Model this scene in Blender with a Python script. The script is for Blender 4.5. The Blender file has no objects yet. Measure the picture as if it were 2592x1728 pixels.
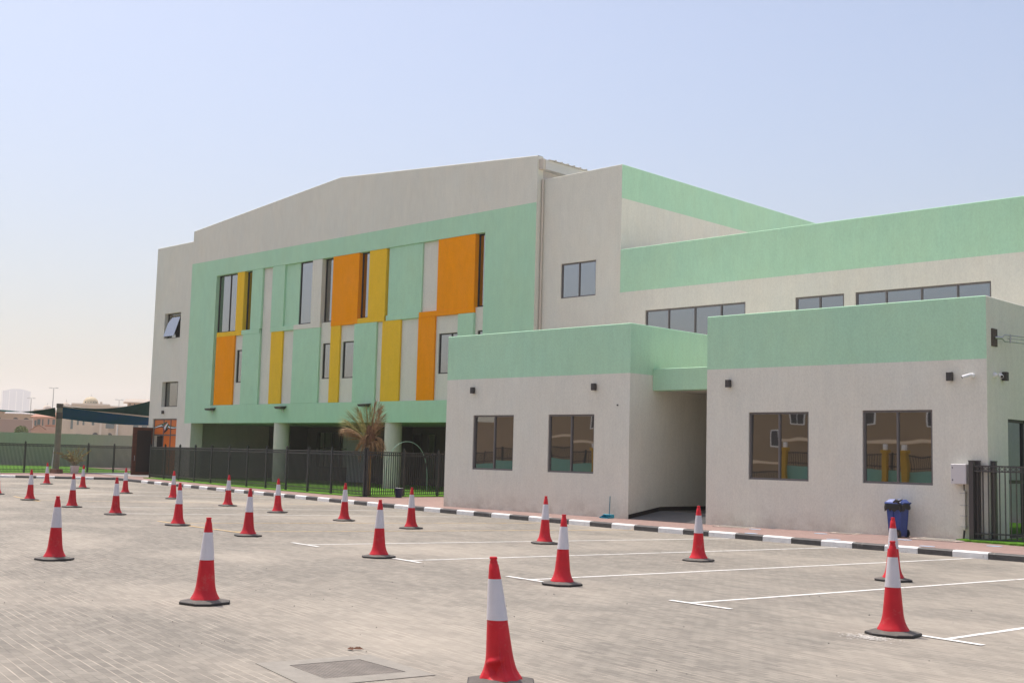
import bpy, math, random
from mathutils import Vector, Matrix, noise
R = math.radians
random.seed(7)
sc = bpy.context.scene
COL = sc.collection

# ------------------------------------------------------------------ helpers
class MB:
    """collects faces, then links them as ONE mesh object"""
    def __init__(s): s.v = []; s.f = []; s.m = []; s.sm = []
    def add(s, vs, fs, m=0, smooth=False):
        o = len(s.v); s.v += [tuple(p) for p in vs]
        for f in fs: s.f.append([i + o for i in f]); s.m.append(m); s.sm.append(smooth)
    def quad(s, a, b, c, d, m=0): s.add([a, b, c, d], [(0, 1, 2, 3)], m)
    def poly(s, pts, m=0): s.add(pts, [tuple(range(len(pts)))], m)
    def box(s, x0, x1, y0, y1, z0, z1, m=0):
        s.add([(x0,y0,z0),(x1,y0,z0),(x1,y1,z0),(x0,y1,z0),(x0,y0,z1),(x1,y0,z1),(x1,y1,z1),(x0,y1,z1)],
              [(3,2,1,0),(4,5,6,7),(0,1,5,4),(1,2,6,5),(2,3,7,6),(3,0,4,7)], m)
    def bbox(s, x0, x1, y0, y1, z0, z1, b=.01, m=0):
        """box with chamfered edges"""
        vs = []; idx = {}
        for sx in (0,1):
            for sy in (0,1):
                for sz in (0,1):
                    X, Y, Z = (x0,x1)[sx], (y0,y1)[sy], (z0,z1)[sz]
                    dx, dy, dz = (b,-b)[sx], (b,-b)[sy], (b,-b)[sz]
                    for k, p in enumerate(((X,Y+dy,Z+dz),(X+dx,Y,Z+dz),(X+dx,Y+dy,Z))):
                        idx[(sx,sy,sz,k)] = len(vs); vs.append(p)
        i = idx; F = []
        F.append([i[0,0,0,0],i[0,0,1,0],i[0,1,1,0],i[0,1,0,0]]); F.append([i[1,0,0,0],i[1,1,0,0],i[1,1,1,0],i[1,0,1,0]])
        F.append([i[0,0,0,1],i[1,0,0,1],i[1,0,1,1],i[0,0,1,1]]); F.append([i[0,1,0,1],i[0,1,1,1],i[1,1,1,1],i[1,1,0,1]])
        F.append([i[0,0,0,2],i[0,1,0,2],i[1,1,0,2],i[1,0,0,2]]); F.append([i[0,0,1,2],i[1,0,1,2],i[1,1,1,2],i[0,1,1,2]])
        for a in (0,1):
            for c in (0,1):
                F.append([i[a,c,0,0],i[a,c,0,1],i[a,c,1,1],i[a,c,1,0]])
                F.append([i[a,0,c,0],i[a,0,c,2],i[a,1,c,2],i[a,1,c,0]])
                F.append([i[0,a,c,1],i[0,a,c,2],i[1,a,c,2],i[1,a,c,1]])
        for a in (0,1):
            for c in (0,1):
                for e in (0,1): F.append([i[a,c,e,0],i[a,c,e,1],i[a,c,e,2]])
        s.add(vs, F, m)
    def prism(s, pts, z0, z1, m=0):
        n = len(pts); vs = [(x,y,z0) for x,y in pts] + [(x,y,z1) for x,y in pts]
        s.add(vs, [tuple(range(n-1,-1,-1)), tuple(range(n,2*n))] + [(i,(i+1)%n,n+(i+1)%n,n+i) for i in range(n)], m)
    def tube(s, pts, r, n=8, m=0, smooth=True, cap=True):
        pts = [Vector(p) for p in pts]; N = len(pts)
        rs = r if isinstance(r, (list, tuple)) else [r]*N
        vs = []; prev = None
        for i, p in enumerate(pts):
            t = (pts[min(i+1,N-1)] - pts[max(i-1,0)]).normalized()
            a = prev if prev is not None else (Vector((0,0,1)) if abs(t.z) < .9 else Vector((1,0,0)))
            u = (a - t*a.dot(t)).normalized(); prev = u; w = t.cross(u)
            for k in range(n):
                q = 2*math.pi*k/n; vs.append(p + (u*math.cos(q) + w*math.sin(q))*rs[i])
        fs = [(i*n+k, i*n+(k+1)%n, (i+1)*n+(k+1)%n, (i+1)*n+k) for i in range(N-1) for k in range(n)]
        s.add(vs, fs, m, smooth)
        if cap: s.add(vs[:n], [tuple(range(n-1,-1,-1))], m); s.add(vs[-n:], [tuple(range(n))], m)
    def lathe(s, prof, cx=0, cy=0, n=32, m=0, smooth=True, cap=False):
        vs = [(cx + r*math.cos(2*math.pi*k/n), cy + r*math.sin(2*math.pi*k/n), z) for r, z in prof for k in range(n)]
        fs = [(i*n+k, i*n+(k+1)%n, (i+1)*n+(k+1)%n, (i+1)*n+k) for i in range(len(prof)-1) for k in range(n)]
        s.add(vs, fs, m, smooth)
        if cap: s.add(vs[-n:], [tuple(range(n))], m)
    def obar(s, a, b, w, h, m=0):
        """square bar from a to b: w sideways, h upright"""
        a, b = Vector(a), Vector(b); t = (b-a).normalized()
        up = Vector((0,0,1)) if abs(t.z) < .95 else Vector((0,1,0))
        side = t.cross(up).normalized()*w/2; u = side.cross(t).normalized()*h/2
        vs = [a-side-u, a+side-u, a+side+u, a-side+u, b-side-u, b+side-u, b+side+u, b-side+u]
        s.add(vs, [(0,1,2,3),(7,6,5,4),(0,4,5,1),(1,5,6,2),(2,6,7,3),(3,7,4,0)], m)
    def build(s, name, mats, parent=None, local=False):
        me = bpy.data.meshes.new(name)
        off = Vector((0,0,0)) if (parent is None or local) else wloc(parent)
        me.from_pydata([tuple(Vector(p) - off) for p in s.v], [], s.f)
        for mt in (mats if isinstance(mats, (list, tuple)) else [mats]): me.materials.append(mt)
        me.polygons.foreach_set('material_index', s.m); me.polygons.foreach_set('use_smooth', s.sm)
        me.update()
        o = bpy.data.objects.new(name, me); COL.objects.link(o)
        if parent is not None: o.parent = parent
        return o
def wloc(o):
    p = Vector((0,0,0))
    while o is not None: p += o.location; o = o.parent
    return p
def tag(o, label, cat, group=None, kind=None):
    o['label'] = label; o['category'] = cat
    if group: o['group'] = group
    if kind: o['kind'] = kind
    return o
def thing(name, label, cat, loc=(0,0,0), rotz=0, group=None):
    o = bpy.data.objects.new(name, None); COL.objects.link(o)
    o.empty_display_size = .2; o.location = loc; o.rotation_euler = (0,0,rotz)
    return tag(o, label, cat, group)
def struct(o, label=None, kind='structure'):
    o['kind'] = kind
    if label: o['label'] = label
    return o
def lab(o, t): o['label'] = t; return o

# ------------------------------------------------------------------ materials
def mat(name, color, rough=.7, metal=0, spec=.5, var=.0, vscale=(3,3,3), bump=0, bscale=60, col2=None, extra=None):
    m = bpy.data.materials.new(name); m.use_nodes = True; nt = m.node_tree; N = nt.nodes; L = nt.links
    b = N['Principled BSDF']; b.inputs['Roughness'].default_value = rough; b.inputs['Metallic'].default_value = metal
    b.inputs['Specular IOR Level'].default_value = spec
    b.inputs['Base Color'].default_value = (*color, 1)
    g = N.new('ShaderNodeNewGeometry')
    if var or col2:
        mp = N.new('ShaderNodeVectorMath'); mp.operation = 'MULTIPLY'; mp.inputs[1].default_value = vscale
        L.new(g.outputs['Position'], mp.inputs[0])
        nz = N.new('ShaderNodeTexNoise'); nz.inputs['Scale'].default_value = 1; nz.inputs['Detail'].default_value = 5; nz.inputs['Roughness'].default_value = .65
        L.new(mp.outputs[0], nz.inputs['Vector'])
        rp = N.new('ShaderNodeMapRange'); rp.inputs[1].default_value = .3; rp.inputs[2].default_value = .7
        L.new(nz.outputs['Fac'], rp.inputs[0])
        mx = N.new('ShaderNodeMix'); mx.data_type = 'RGBA'; L.new(rp.outputs[0], mx.inputs['Factor'])
        c2 = col2 or tuple(c*(1-var) for c in color); c1 = color if col2 else tuple(min(1, c*(1+var)) for c in color)
        mx.inputs['A'].default_value = (*c2, 1); mx.inputs['B'].default_value = (*c1, 1)
        L.new(mx.outputs['Result'], b.inputs['Base Color'])
    if bump:
        n2 = N.new('ShaderNodeTexNoise'); n2.inputs['Scale'].default_value = bscale; n2.inputs['Detail'].default_value = 3
        L.new(g.outputs['Position'], n2.inputs['Vector'])
        bp = N.new('ShaderNodeBump'); bp.inputs['Strength'].default_value = bump; bp.inputs['Distance'].default_value = .01
        L.new(n2.outputs['Fac'], bp.inputs['Height']); L.new(bp.outputs[0], b.inputs['Normal'])
    if extra: extra(nt, b, g)
    return m

def plaster(name, color):
    """combed textured render coat: vertical streaks, soft blotches, pebbly grain, a little dust"""
    m = bpy.data.materials.new(name); m.use_nodes = True; nt = m.node_tree; N = nt.nodes; L = nt.links
    b = N['Principled BSDF']; b.inputs['Roughness'].default_value = .95; b.inputs['Specular IOR Level'].default_value = .04
    g = N.new('ShaderNodeNewGeometry')
    def nz(scale, det, rough=.6):
        v = N.new('ShaderNodeVectorMath'); v.operation = 'MULTIPLY'; v.inputs[1].default_value = scale
        L.new(g.outputs['Position'], v.inputs[0])
        n = N.new('ShaderNodeTexNoise'); n.inputs['Scale'].default_value = 1; n.inputs['Detail'].default_value = det; n.inputs['Roughness'].default_value = rough
        L.new(v.outputs[0], n.inputs['Vector']); return n.outputs['Fac']
    def mth(op, a, c=None, d=None):
        n = N.new('ShaderNodeMath'); n.operation = op
        for i, q in enumerate((a, c, d)):
            if q is None: continue
            if isinstance(q, (int, float)): n.inputs[i].default_value = q
            else: L.new(q, n.inputs[i])
        return n.outputs[0]
    streak = nz((14, 14, 1.1), 4); blotch = nz((.45, .45, .3), 5); grain = nz((26, 26, 15), 3); mid = nz((3.2,3.2,1.3),4)
    f = mth('MULTIPLY_ADD', mth('SUBTRACT', streak, .5), .11, 1.0)
    f = mth('MULTIPLY_ADD', mth('SUBTRACT', blotch, .5), .12, f)
    f = mth('MULTIPLY_ADD', mth('SUBTRACT', grain, .5), .26, f)
    f = mth('MULTIPLY_ADD', mth('SUBTRACT', mid, .5), .14, f)
    mx = N.new('ShaderNodeVectorMath'); mx.operation = 'SCALE'; mx.inputs[0].default_value = color
    L.new(f, mx.inputs['Scale'])
    # hue drift between slightly pinker and slightly yellower patches
    mm = N.new('ShaderNodeVectorMath'); mm.operation = 'MULTIPLY_ADD'
    hv = N.new('ShaderNodeCombineXYZ'); h = mth('MULTIPLY', mth('SUBTRACT', nz((.9,.9,.5),3), .5), .05)
    L.new(h, hv.inputs[0]); L.new(mth('MULTIPLY', h, -.8), hv.inputs[2])
    L.new(hv.outputs[0], mm.inputs[0]); mm.inputs[1].default_value = (1,1,1); L.new(mx.outputs[0], mm.inputs[2])
    sp = N.new('ShaderNodeSeparateXYZ'); L.new(g.outputs['Position'], sp.inputs[0]); zr = N.new('ShaderNodeMapRange'); zr.inputs[1].default_value = .75; zr.inputs[2].default_value = .12; L.new(sp.outputs[2], zr.inputs[0])
    dm = N.new('ShaderNodeMapRange'); dm.inputs[1].default_value = .42; dm.inputs[2].default_value = .75; dm.inputs[4].default_value = .75; L.new(nz((1.3,1.3,1.6),6,.7), dm.inputs[0])
    dx = N.new('ShaderNodeMix'); dx.data_type = 'RGBA'; L.new(mth('MULTIPLY', zr.outputs[0], dm.outputs[0]), dx.inputs['Factor']); L.new(mm.outputs[0], dx.inputs['A']); dx.inputs['B'].default_value = (.40,.33,.25,1)
    L.new(dx.outputs['Result'], b.inputs['Base Color'])
    bp = N.new('ShaderNodeBump'); bp.inputs['Strength'].default_value = .5; bp.inputs['Distance'].default_value = .012
    L.new(mth('ADD', grain, mth('MULTIPLY', streak, .6)), bp.inputs['Height']); L.new(bp.outputs[0], b.inputs['Normal'])
    return m

GREY = plaster('grey_render', (.725, .70, .605))
GREEN = plaster('mint_render', (.455, .70, .49))
ORANGE = plaster('orange_render', (.93, .32, .006))
YELLOW = plaster('yellow_render', (.86, .53, .04))
FRAME = mat('window_aluminium', (.16, .145, .14), .45, .3)
DARKFRAME = mat('dark_aluminium', (.045, .042, .04), .45, .3)
BLACKPAINT = mat('black_fence_paint', (.022, .024, .025), .42, 0, .5)
BROWNPAINT = mat('bronze_fence_paint', (.085, .075, .072), .4, .3)

def glassmat(name, tint=(.43,.43,.43), wave=.0022):
    m = bpy.data.materials.new(name); m.use_nodes = True; nt = m.node_tree; N = nt.nodes; L = nt.links
    b = N['Principled BSDF']; b.inputs['Metallic'].default_value = 1; b.inputs['Roughness'].default_value = .015
    b.inputs['Base Color'].default_value = (*tint, 1)
    g = N.new('ShaderNodeNewGeometry'); n = N.new('ShaderNodeTexNoise'); n.inputs['Scale'].default_value = .9; n.inputs['Detail'].default_value = 1
    L.new(g.outputs['Position'], n.inputs['Vector'])
    bp = N.new('ShaderNodeBump'); bp.inputs['Strength'].default_value = 1; bp.inputs['Distance'].default_value = wave
    L.new(n.outputs['Fac'], bp.inputs['Height']); L.new(bp.outputs[0], b.inputs['Normal'])
    d = N.new('ShaderNodeBsdfDiffuse'); d.inputs['Color'].default_value = (.02,.02,.022,1)
    mix = N.new('ShaderNodeMixShader'); mix.inputs[0].default_value = .92
    L.new(d.outputs[0], mix.inputs[1]); L.new(b.outputs[0], mix.inputs[2])
    L.new(mix.outputs[0], N['Material Output'].inputs['Surface'])
    return m
GLASS = glassmat('reflective_glass')
DARKGLASS = glassmat('dark_glass', (.16,.17,.18))

def pavers(name, c1, c2, joint, bw, rh, ang, mortar=.006, joint_var=True, squash=1.0, stain=.115):
    m = bpy.data.materials.new(name); m.use_nodes = True; nt = m.node_tree; N = nt.nodes; L = nt.links
    b = N['Principled BSDF']; b.inputs['Roughness'].default_value = .88; b.inputs['Specular IOR Level'].default_value = .25
    g = N.new('ShaderNodeNewGeometry')
    rot = N.new('ShaderNodeVectorRotate'); rot.rotation_type = 'Z_AXIS'; rot.inputs['Angle'].default_value = ang
    L.new(g.outputs['Position'], rot.inputs['Vector'])
    br = N.new('ShaderNodeTexBrick'); br.inputs['Scale'].default_value = 1; br.inputs['Brick Width'].default_value = bw; br.inputs['Row Height'].default_value = rh
    br.inputs['Mortar Size'].default_value = mortar; br.inputs['Mortar Smooth'].default_value = .3; br.inputs['Bias'].default_value = 0
    br.offset = .5; br.squash = squash
    br.inputs['Color1'].default_value = (*c1,1); br.inputs['Color2'].default_value = (*c2,1); br.inputs['Mortar'].default_value = (*c2,1)
    L.new(rot.outputs[0], br.inputs['Vector'])
    def nz(scale, det=4, src=rot.outputs[0], rough=.6):
        v = N.new('ShaderNodeVectorMath'); v.operation = 'MULTIPLY'; v.inputs[1].default_value = scale; L.new(src, v.inputs[0])
        n = N.new('ShaderNodeTexNoise'); n.inputs['Scale'].default_value = 1; n.inputs['Detail'].default_value = det; n.inputs['Roughness'].default_value = rough
        L.new(v.outputs[0], n.inputs['Vector']); return n.outputs['Fac']
    def mth(op, a, c=None, d=None):
        n = N.new('ShaderNodeMath'); n.operation = op
        for i, q in enumerate((a, c, d)):
            if q is None: continue
            if isinstance(q, (int, float)): n.inputs[i].default_value = q
            else: L.new(q, n.inputs[i])
        return n.outputs[0]
    # pale sand lies in some joints and not in others
    sp = N.new('ShaderNodeSeparateXYZ'); L.new(rot.outputs[0], sp.inputs[0])
    ridx = mth('FLOOR', mth('DIVIDE', sp.outputs[1], rh))
    jr = N.new('ShaderNodeCombineXYZ'); L.new(mth('MULTIPLY', sp.outputs[0], 1.5), jr.inputs[0]); L.new(mth('MULTIPLY', ridx, 7.31), jr.inputs[1]); alt = mth('MULTIPLY', mth('FRACT', mth('MULTIPLY', ridx, .5)), .30)
    jn = N.new('ShaderNodeTexNoise'); jn.inputs['Scale'].default_value = 1; jn.inputs['Detail'].default_value = 1; L.new(jr.outputs[0], jn.inputs['Vector'])
    # distance of the point from the nearest row joint
    fr = mth('ABSOLUTE', mth('SUBTRACT', mth('FRACT', mth('DIVIDE', sp.outputs[1], rh)), .5))
    row = mth('GREATER_THAN', fr, .5 - mortar*1.1/rh)
    sand = mth('MULTIPLY', row, mth('MINIMUM', mth('MAXIMUM', mth('MULTIPLY', mth('SUBTRACT', jn.outputs['Fac'], mth('ADD', alt, .36)), 5.0), 0.0), .9)) if joint_var else mth('MULTIPLY', row, .6)
    dark = mth('MULTIPLY', br.outputs['Fac'], .42)
    base = N.new('ShaderNodeMix'); base.data_type = 'RGBA'; L.new(dark, base.inputs['Factor']); L.new(br.outputs['Color'], base.inputs['A']); base.inputs['B'].default_value = (c2[0]*.5, c2[1]*.5, c2[2]*.5, 1)
    mj = N.new('ShaderNodeMix'); mj.data_type = 'RGBA'; L.new(sand, mj.inputs['Factor']); L.new(base.outputs['Result'], mj.inputs['A']); mj.inputs['B'].default_value = (*joint,1)
    f = mth('MULTIPLY_ADD', mth('SUBTRACT', nz((.35,.35,.35),6), .5), stain*1.5, 1)
    f = mth('MULTIPLY_ADD', mth('SUBTRACT', nz((.6,2.4,1),4), .5), stain*1.1, f)
    f = mth('MULTIPLY_ADD', mth('SUBTRACT', nz((2.2,15,1),3), .5), .30 if joint_var else .12, f)
    f = mth('MULTIPLY_ADD', mth('SUBTRACT', nz((45,45,45),2), .5), .28, f)
    f = mth('MULTIPLY_ADD', mth('SUBTRACT', nz((.08,.08,.08),3), .5), stain, f)
    sc_ = N.new('ShaderNodeVectorMath'); sc_.operation = 'SCALE'; L.new(mj.outputs['Result'], sc_.inputs[0]); L.new(f, sc_.inputs['Scale'])
    # dusty warm patches
    du = N.new('ShaderNodeMix'); du.data_type = 'RGBA'; dn = N.new('ShaderNodeMapRange'); dn.inputs[1].default_value = .45; dn.inputs[2].default_value = .75; dn.inputs[4].default_value = .5
    L.new(nz((.22,.3,.2),5), dn.inputs[0]); L.new(dn.outputs[0], du.inputs['Factor']); L.new(sc_.outputs[0], du.inputs['A']); du.inputs['B'].default_value = (*[min(1,c*1.13) for c in joint],1)
    if not joint_var: du.inputs['B'].default_value = (*c1,1)
    L.new(du.outputs['Result'], b.inputs['Base Color'])
    bp = N.new('ShaderNodeBump'); bp.inputs['Strength'].default_value = .35; bp.inputs['Distance'].default_value = .006
    L.new(mth('SUBTRACT', mth('MULTIPLY', nz((60,60,60),2), .35), br.outputs['Fac']), bp.inputs['Height']); L.new(bp.outputs[0], b.inputs['Normal'])
    return m
PAVING = pavers('grey_concrete_pavers', (.278,.252,.212), (.205,.186,.158), (.50,.435,.355), .167, .0835, R(11.6), .0050)
PINK = pavers('pink_pavers', (.345,.235,.205), (.295,.20,.175), (.36,.27,.235), .2, .1, R(8), .005, False, 1, .18)
SAND = mat('desert_sand', (.52,.45,.36), .95, var=.15, vscale=(.05,.05,.05))
WHITE_LINE = mat('worn_white_paint', (.80,.78,.74), .75, var=.12, vscale=(9,9,9))
ORANGE_LINE = mat('worn_orange_paint', (.78,.50,.16), .75, col2=(.56,.43,.28), vscale=(3,3,3))
KERB_W = mat('kerb_white_paint', (.80,.785,.76), .65, var=.1, vscale=(5,5,9), bump=.3, bscale=40)
KERB_K = mat('kerb_black_paint', (.075,.07,.068), .6, var=.3, vscale=(5,5,9), bump=.3, bscale=40)
def chipped(m, under, thr, scale, amount=.8):
    nt = m.node_tree; N, L = nt.nodes, nt.links; b = N['Principled BSDF']; src = b.inputs['Base Color'].links[0].from_socket
    g = N.new('ShaderNodeNewGeometry'); n1 = N.new('ShaderNodeTexNoise'); n1.inputs['Scale'].default_value = scale; n1.inputs['Detail'].default_value = 8; n1.inputs['Roughness'].default_value = .8
    L.new(g.outputs['Position'], n1.inputs['Vector']); mr = N.new('ShaderNodeMapRange'); mr.inputs[1].default_value = thr; mr.inputs[2].default_value = thr+.06; mr.inputs[4].default_value = amount; L.new(n1.outputs['Fac'], mr.inputs[0])
    mx = N.new('ShaderNodeMix'); mx.data_type = 'RGBA'; L.new(mr.outputs[0], mx.inputs['Factor']); L.new(src, mx.inputs['A']); mx.inputs['B'].default_value = (*under,1); L.new(mx.outputs['Result'], b.inputs['Base Color'])
chipped(KERB_W, (.36,.33,.29), .60, 3.5); chipped(KERB_K, (.30,.28,.25), .61, 3.5, .7); chipped(WHITE_LINE, (.30,.27,.23), .56, 6); chipped(ORANGE_LINE, (.27,.24,.20), .54, 6)
GRASS = mat('artificial_grass', (.135,.305,.03), .8, 0, .1, col2=(.075,.185,.016), vscale=(6,6,6), bump=1, bscale=140)
CONCRETE = mat('concrete', (.285,.26,.222), .9, var=.12, vscale=(7,7,7), bump=.4, bscale=50)
GREYSLAB = mat('grey_entrance_paving', (.33,.315,.30), .85, var=.12, vscale=(2,2,2))
RUBBER = mat('dusty_rubber_lit_top', (.115,.102,.088), .75, var=.35, vscale=(9,9,9), bump=.4, bscale=90)  # cone base top: dust, plus light from above painted in as a paler tone
RUBBERE = mat('rubber_edge_shaded', (.022,.019,.018), .6)  # same rubber on the side edge, its shade painted in as near-black
REDPL = mat('red_cone_plastic', (.62,.020,.030), .45, 0, .28, var=.10, vscale=(5,5,5), bump=.12, bscale=12)
SLEEVE = mat('white_reflective_sleeve', (.66,.62,.645), .38, 0, .5, var=.07, vscale=(7,7,3))
STEEL = mat('galvanised_steel', (.45,.45,.45), .4, .8)
WHITEPL = mat('white_plastic', (.78,.78,.77), .4)
BEIGEMETAL = mat('beige_metal', (.58,.53,.47), .5, .0)
BLUEPL = mat('blue_bin_plastic', (.028,.058,.24), .42, 0, .5, var=.12, vscale=(6,6,6))
BLACKPL = mat('black_plastic', (.015,.014,.014), .4)
TEAL = mat('turquoise_plastic', (.03,.36,.48), .4)
NAVY = mat('navy_plastic', (.015,.022,.07), .45)
WOOD = mat('brown_wood', (.10,.03,.014), .55, var=.35, vscale=(2,2,9))
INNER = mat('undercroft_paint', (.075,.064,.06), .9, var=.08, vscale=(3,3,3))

# ------------------------------------------------------------------ camera, light, sky
cam = bpy.data.cameras.new('camera'); co = bpy.data.objects.new('camera', cam); COL.objects.link(co)
cam.sensor_width = 36; cam.lens = 41.698; cam.clip_end = 9000; cam.clip_start = .05
yaw, pitch, roll = R(-44.49467), R(5.58387), R(1.47429)
fw = Vector((math.sin(yaw)*math.cos(pitch), math.cos(yaw)*math.cos(pitch), math.sin(pitch)))
rt = Vector((math.cos(yaw), -math.sin(yaw), 0)); up = rt.cross(fw)
r2 = rt*math.cos(roll) + up*math.sin(roll); u2 = -rt*math.sin(roll) + up*math.cos(roll)
co.matrix_world = Matrix((( r2.x, u2.x, -fw.x, 0), (r2.y, u2.y, -fw.y, 0), (r2.z, u2.z, -fw.z, 1.75), (0,0,0,1)))
sc.camera = co

SUN_EL, SUN_AZ = 70.0, 270.6        # degrees; azimuth clockwise from +Y
sd = Vector((math.sin(R(SUN_AZ))*math.cos(R(SUN_EL)), math.cos(R(SUN_AZ))*math.cos(R(SUN_EL)), math.sin(R(SUN_EL))))
sun = bpy.data.lights.new('sun', 'SUN'); sun.energy = 2.25; sun.angle = R(.6); sun.color = (1, .955, .88)
so = bpy.data.objects.new('sun', sun); COL.objects.link(so); so.rotation_euler = sd.to_track_quat('Z', 'Y').to_euler(); so.location = (0,0,40)
w = bpy.data.worlds.new('World'); sc.world = w; w.use_nodes = True
nt = w.node_tree; bg = nt.nodes['Background']
sky = nt.nodes.new('ShaderNodeTexSky'); sky.sky_type = 'NISHITA'; sky.sun_disc = False
sky.sun_elevation = R(SUN_EL); sky.sun_rotation = R(SUN_AZ); sky.altitude = 0; sky.air_density = 1.0; sky.dust_density = 3.2; sky.ozone_density = 2.0
tn = nt.nodes.new('ShaderNodeMix'); tn.data_type = 'RGBA'; tn.blend_type = 'MULTIPLY'; tn.inputs['Factor'].default_value = 1; 
tc = nt.nodes.new('ShaderNodeTexCoord'); sx = nt.nodes.new('ShaderNodeSeparateXYZ'); nt.links.new(tc.outputs['Generated'], sx.inputs[0])
mr = nt.nodes.new('ShaderNodeMapRange'); mr.interpolation_type = 'SMOOTHSTEP'; mr.inputs[1].default_value = -.02; mr.inputs[2].default_value = .36; nt.links.new(sx.outputs[2], mr.inputs[0])
tm = nt.nodes.new('ShaderNodeMix'); tm.data_type = 'RGBA'; nt.links.new(mr.outputs[0], tm.inputs['Factor'])
tm.inputs['A'].default_value = (.73, .68, .637, 1); tm.inputs['B'].default_value = (.95, .88, .84, 1)      # dust near the horizon takes out light, blue most
nt.links.new(tm.outputs['Result'], tn.inputs['B'])
nt.links.new(sky.outputs[0], tn.inputs['A']); nt.links.new(tn.outputs['Result'], bg.inputs['Color']); bg.inputs['Strength'].default_value = .13
sc.view_settings.view_transform = 'Standard'; sc.view_settings.look = 'None'; sc.view_settings.gamma = 1; sc.view_settings.exposure = .72
sc.cycles.max_bounces = 8; sc.cycles.volume_bounces = 1; sc.cycles.use_denoising = True

# ------------------------------------------------------------------ ground
g = MB(); g.quad((-3500,-3500,-.05),(3500,-3500,-.05),(3500,3500,-.05),(-3500,3500,-.05)); struct(g.build('ground', SAND), 'pale desert sand around the site')
g = MB(); g.quad((-95,-12,0),(40,-12,0),(40,40,0),(-95,40,0)); struct(g.build('parking_lot', PAVING), 'grey block-paved parking lot with sandy joints')
KERB = [(12,22.55),(-2,23.05),(-9,23.45),(-14,23.6),(-19,23.95),(-24,24.5),(-29,25.15),(-34,26.0),(-40,27.1),(-47,28.35),(-54,29.75),(-60.5,31.15)]
KLEFT = [(-60.5,31.15),(-63.9,26.4),(-67.0,22.1),(-78,7),(-90,-10)]
def along(pl, d):
    for (a,b),(c,e) in zip(pl, pl[1:]):
        L = math.hypot(c-a, e-b)
        if d <= L: return (a+(c-a)*d/L, b+(e-b)*d/L), ((c-a)/L, (e-b)/L)
        d -= L
    L = math.hypot(c-a, e-b); return (c,e), ((c-a)/L, (e-b)/L)
def kpt_x(x):
    for (a,b),(c,d) in zip(KERB, KERB[1:]):
        if c <= x <= a: return (x, b+(d-b)*(x-a)/(c-a)), Vector((c-a, d-b)).normalized()
def kblock(mb, p, q, inn, m):
    """one kerb stone from p to q; inn = unit vector towards the pavement"""
    p, q = Vector((*p,0)), Vector((*q,0)); t = (q-p).normalized(); p = p + t*.004; q = q - t*.004; inn = Vector((*inn,0))
    prof = [(0,0),(0,.105),(.03,.132),(.15,.134),(.15,0)]
    vs = [p + inn*a + Vector((0,0,b)) for a,b in prof] + [q + inn*a + Vector((0,0,b)) for a,b in prof]
    mb.add(vs, [(0,5,6,1),(1,6,7,2),(2,7,8,3),(3,8,9,4),(0,1,2,3,4),(9,8,7,6,5)], m)
kb = MB()
xs = [-9.79 - .73*n - .0033*n*n for n in range(-26, 52)]
xs = [x for x in xs if -60.3 < x < 11]
for i, (a, b) in enumerate(zip(xs, xs[1:])):
    p, t = kpt_x(a); q, _ = kpt_x(b); n = round((a + 9.79) / -.73)
    inn = (-t.y, t.x) if t.x > 0 else (t.y, -t.x)
    kblock(kb, p, q, (abs(inn[0])*0 + (-t.y if -t.y*1 else 0)*0 + (.12), .993), 0 if (i + len([1 for z in xs if z > -9.79])) % 2 == 0 else 1)
kblock(kb, kpt_x(xs[-1])[0], (-60.5,31.15), (.18,.98), 1)
d = .0; k = 0; tot = sum(math.hypot(c-a, e-b) for (a,b),(c,e) in zip(KLEFT, KLEFT[1:]))
while d < tot - 1:
    ln = 1.06 if k % 2 == 0 else .94
    p, t = along(KLEFT, d); q, _ = along(KLEFT, d+ln); kblock(kb, p, q, (t[1], -t[0]) if t[1]*-1 > 0 else (-t[1], t[0]), 1 if k % 2 == 0 else 0); d += ln; k += 1
struct(kb.build('kerb', [KERB_W, KERB_K]), 'black and white painted kerb round the parking lot')
# pavement: sheet from the kerb back to (and under) the buildings
def sw_z(x, y):
    c = lambda v: max(0, min(1, v))
    return .13 + .055*c((x+18)/6)*c((y-23.7)/2.4)
pv = MB()
xl = [12,6,-2,-6,-9,-10.5,-12,-13.5,-15,-16.5,-18,-20,-22,-24,-29,-34,-40,-47,-54,-60.4]
for a, b in zip(xl, xl[1:]):
    ya, yb = kpt_x(a)[0][1]+.14, kpt_x(b)[0][1]+.14
    rows = [(ya, yb), (max(ya,25),max(yb,25)) if ya < 25 else (ya+.4,yb+.4), (max(26.4,ya+.8),max(26.4,yb+.8)), (46,46)]
    for (p,q),(r_,s_) in zip(rows, rows[1:]):
        pv.quad((a,p,sw_z(a,p)),(a,r_,sw_z(a,r_)),(b,s_,sw_z(b,s_)),(b,q,sw_z(b,q)))
for (a,b),(c,e) in zip(KLEFT, KLEFT[1:]): pv.quad((a-.1,b+.1,.129),(c-.1,e+.1,.129),(c-40,e+14,.129),(a-40,b+15,.129))
pv.quad((-60.4,31.3,.13),(-60.4,46,.13),(-100,46,.13),(-100,46,.13)) if False else None
pv.quad((-60.45,31.25,.131),(-100.5,46.1,.131),(-60.4,60,.131),(-60.4,46,.131))
struct(pv.build('pavement', PINK), 'pink block pavement between kerb and buildings')
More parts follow.
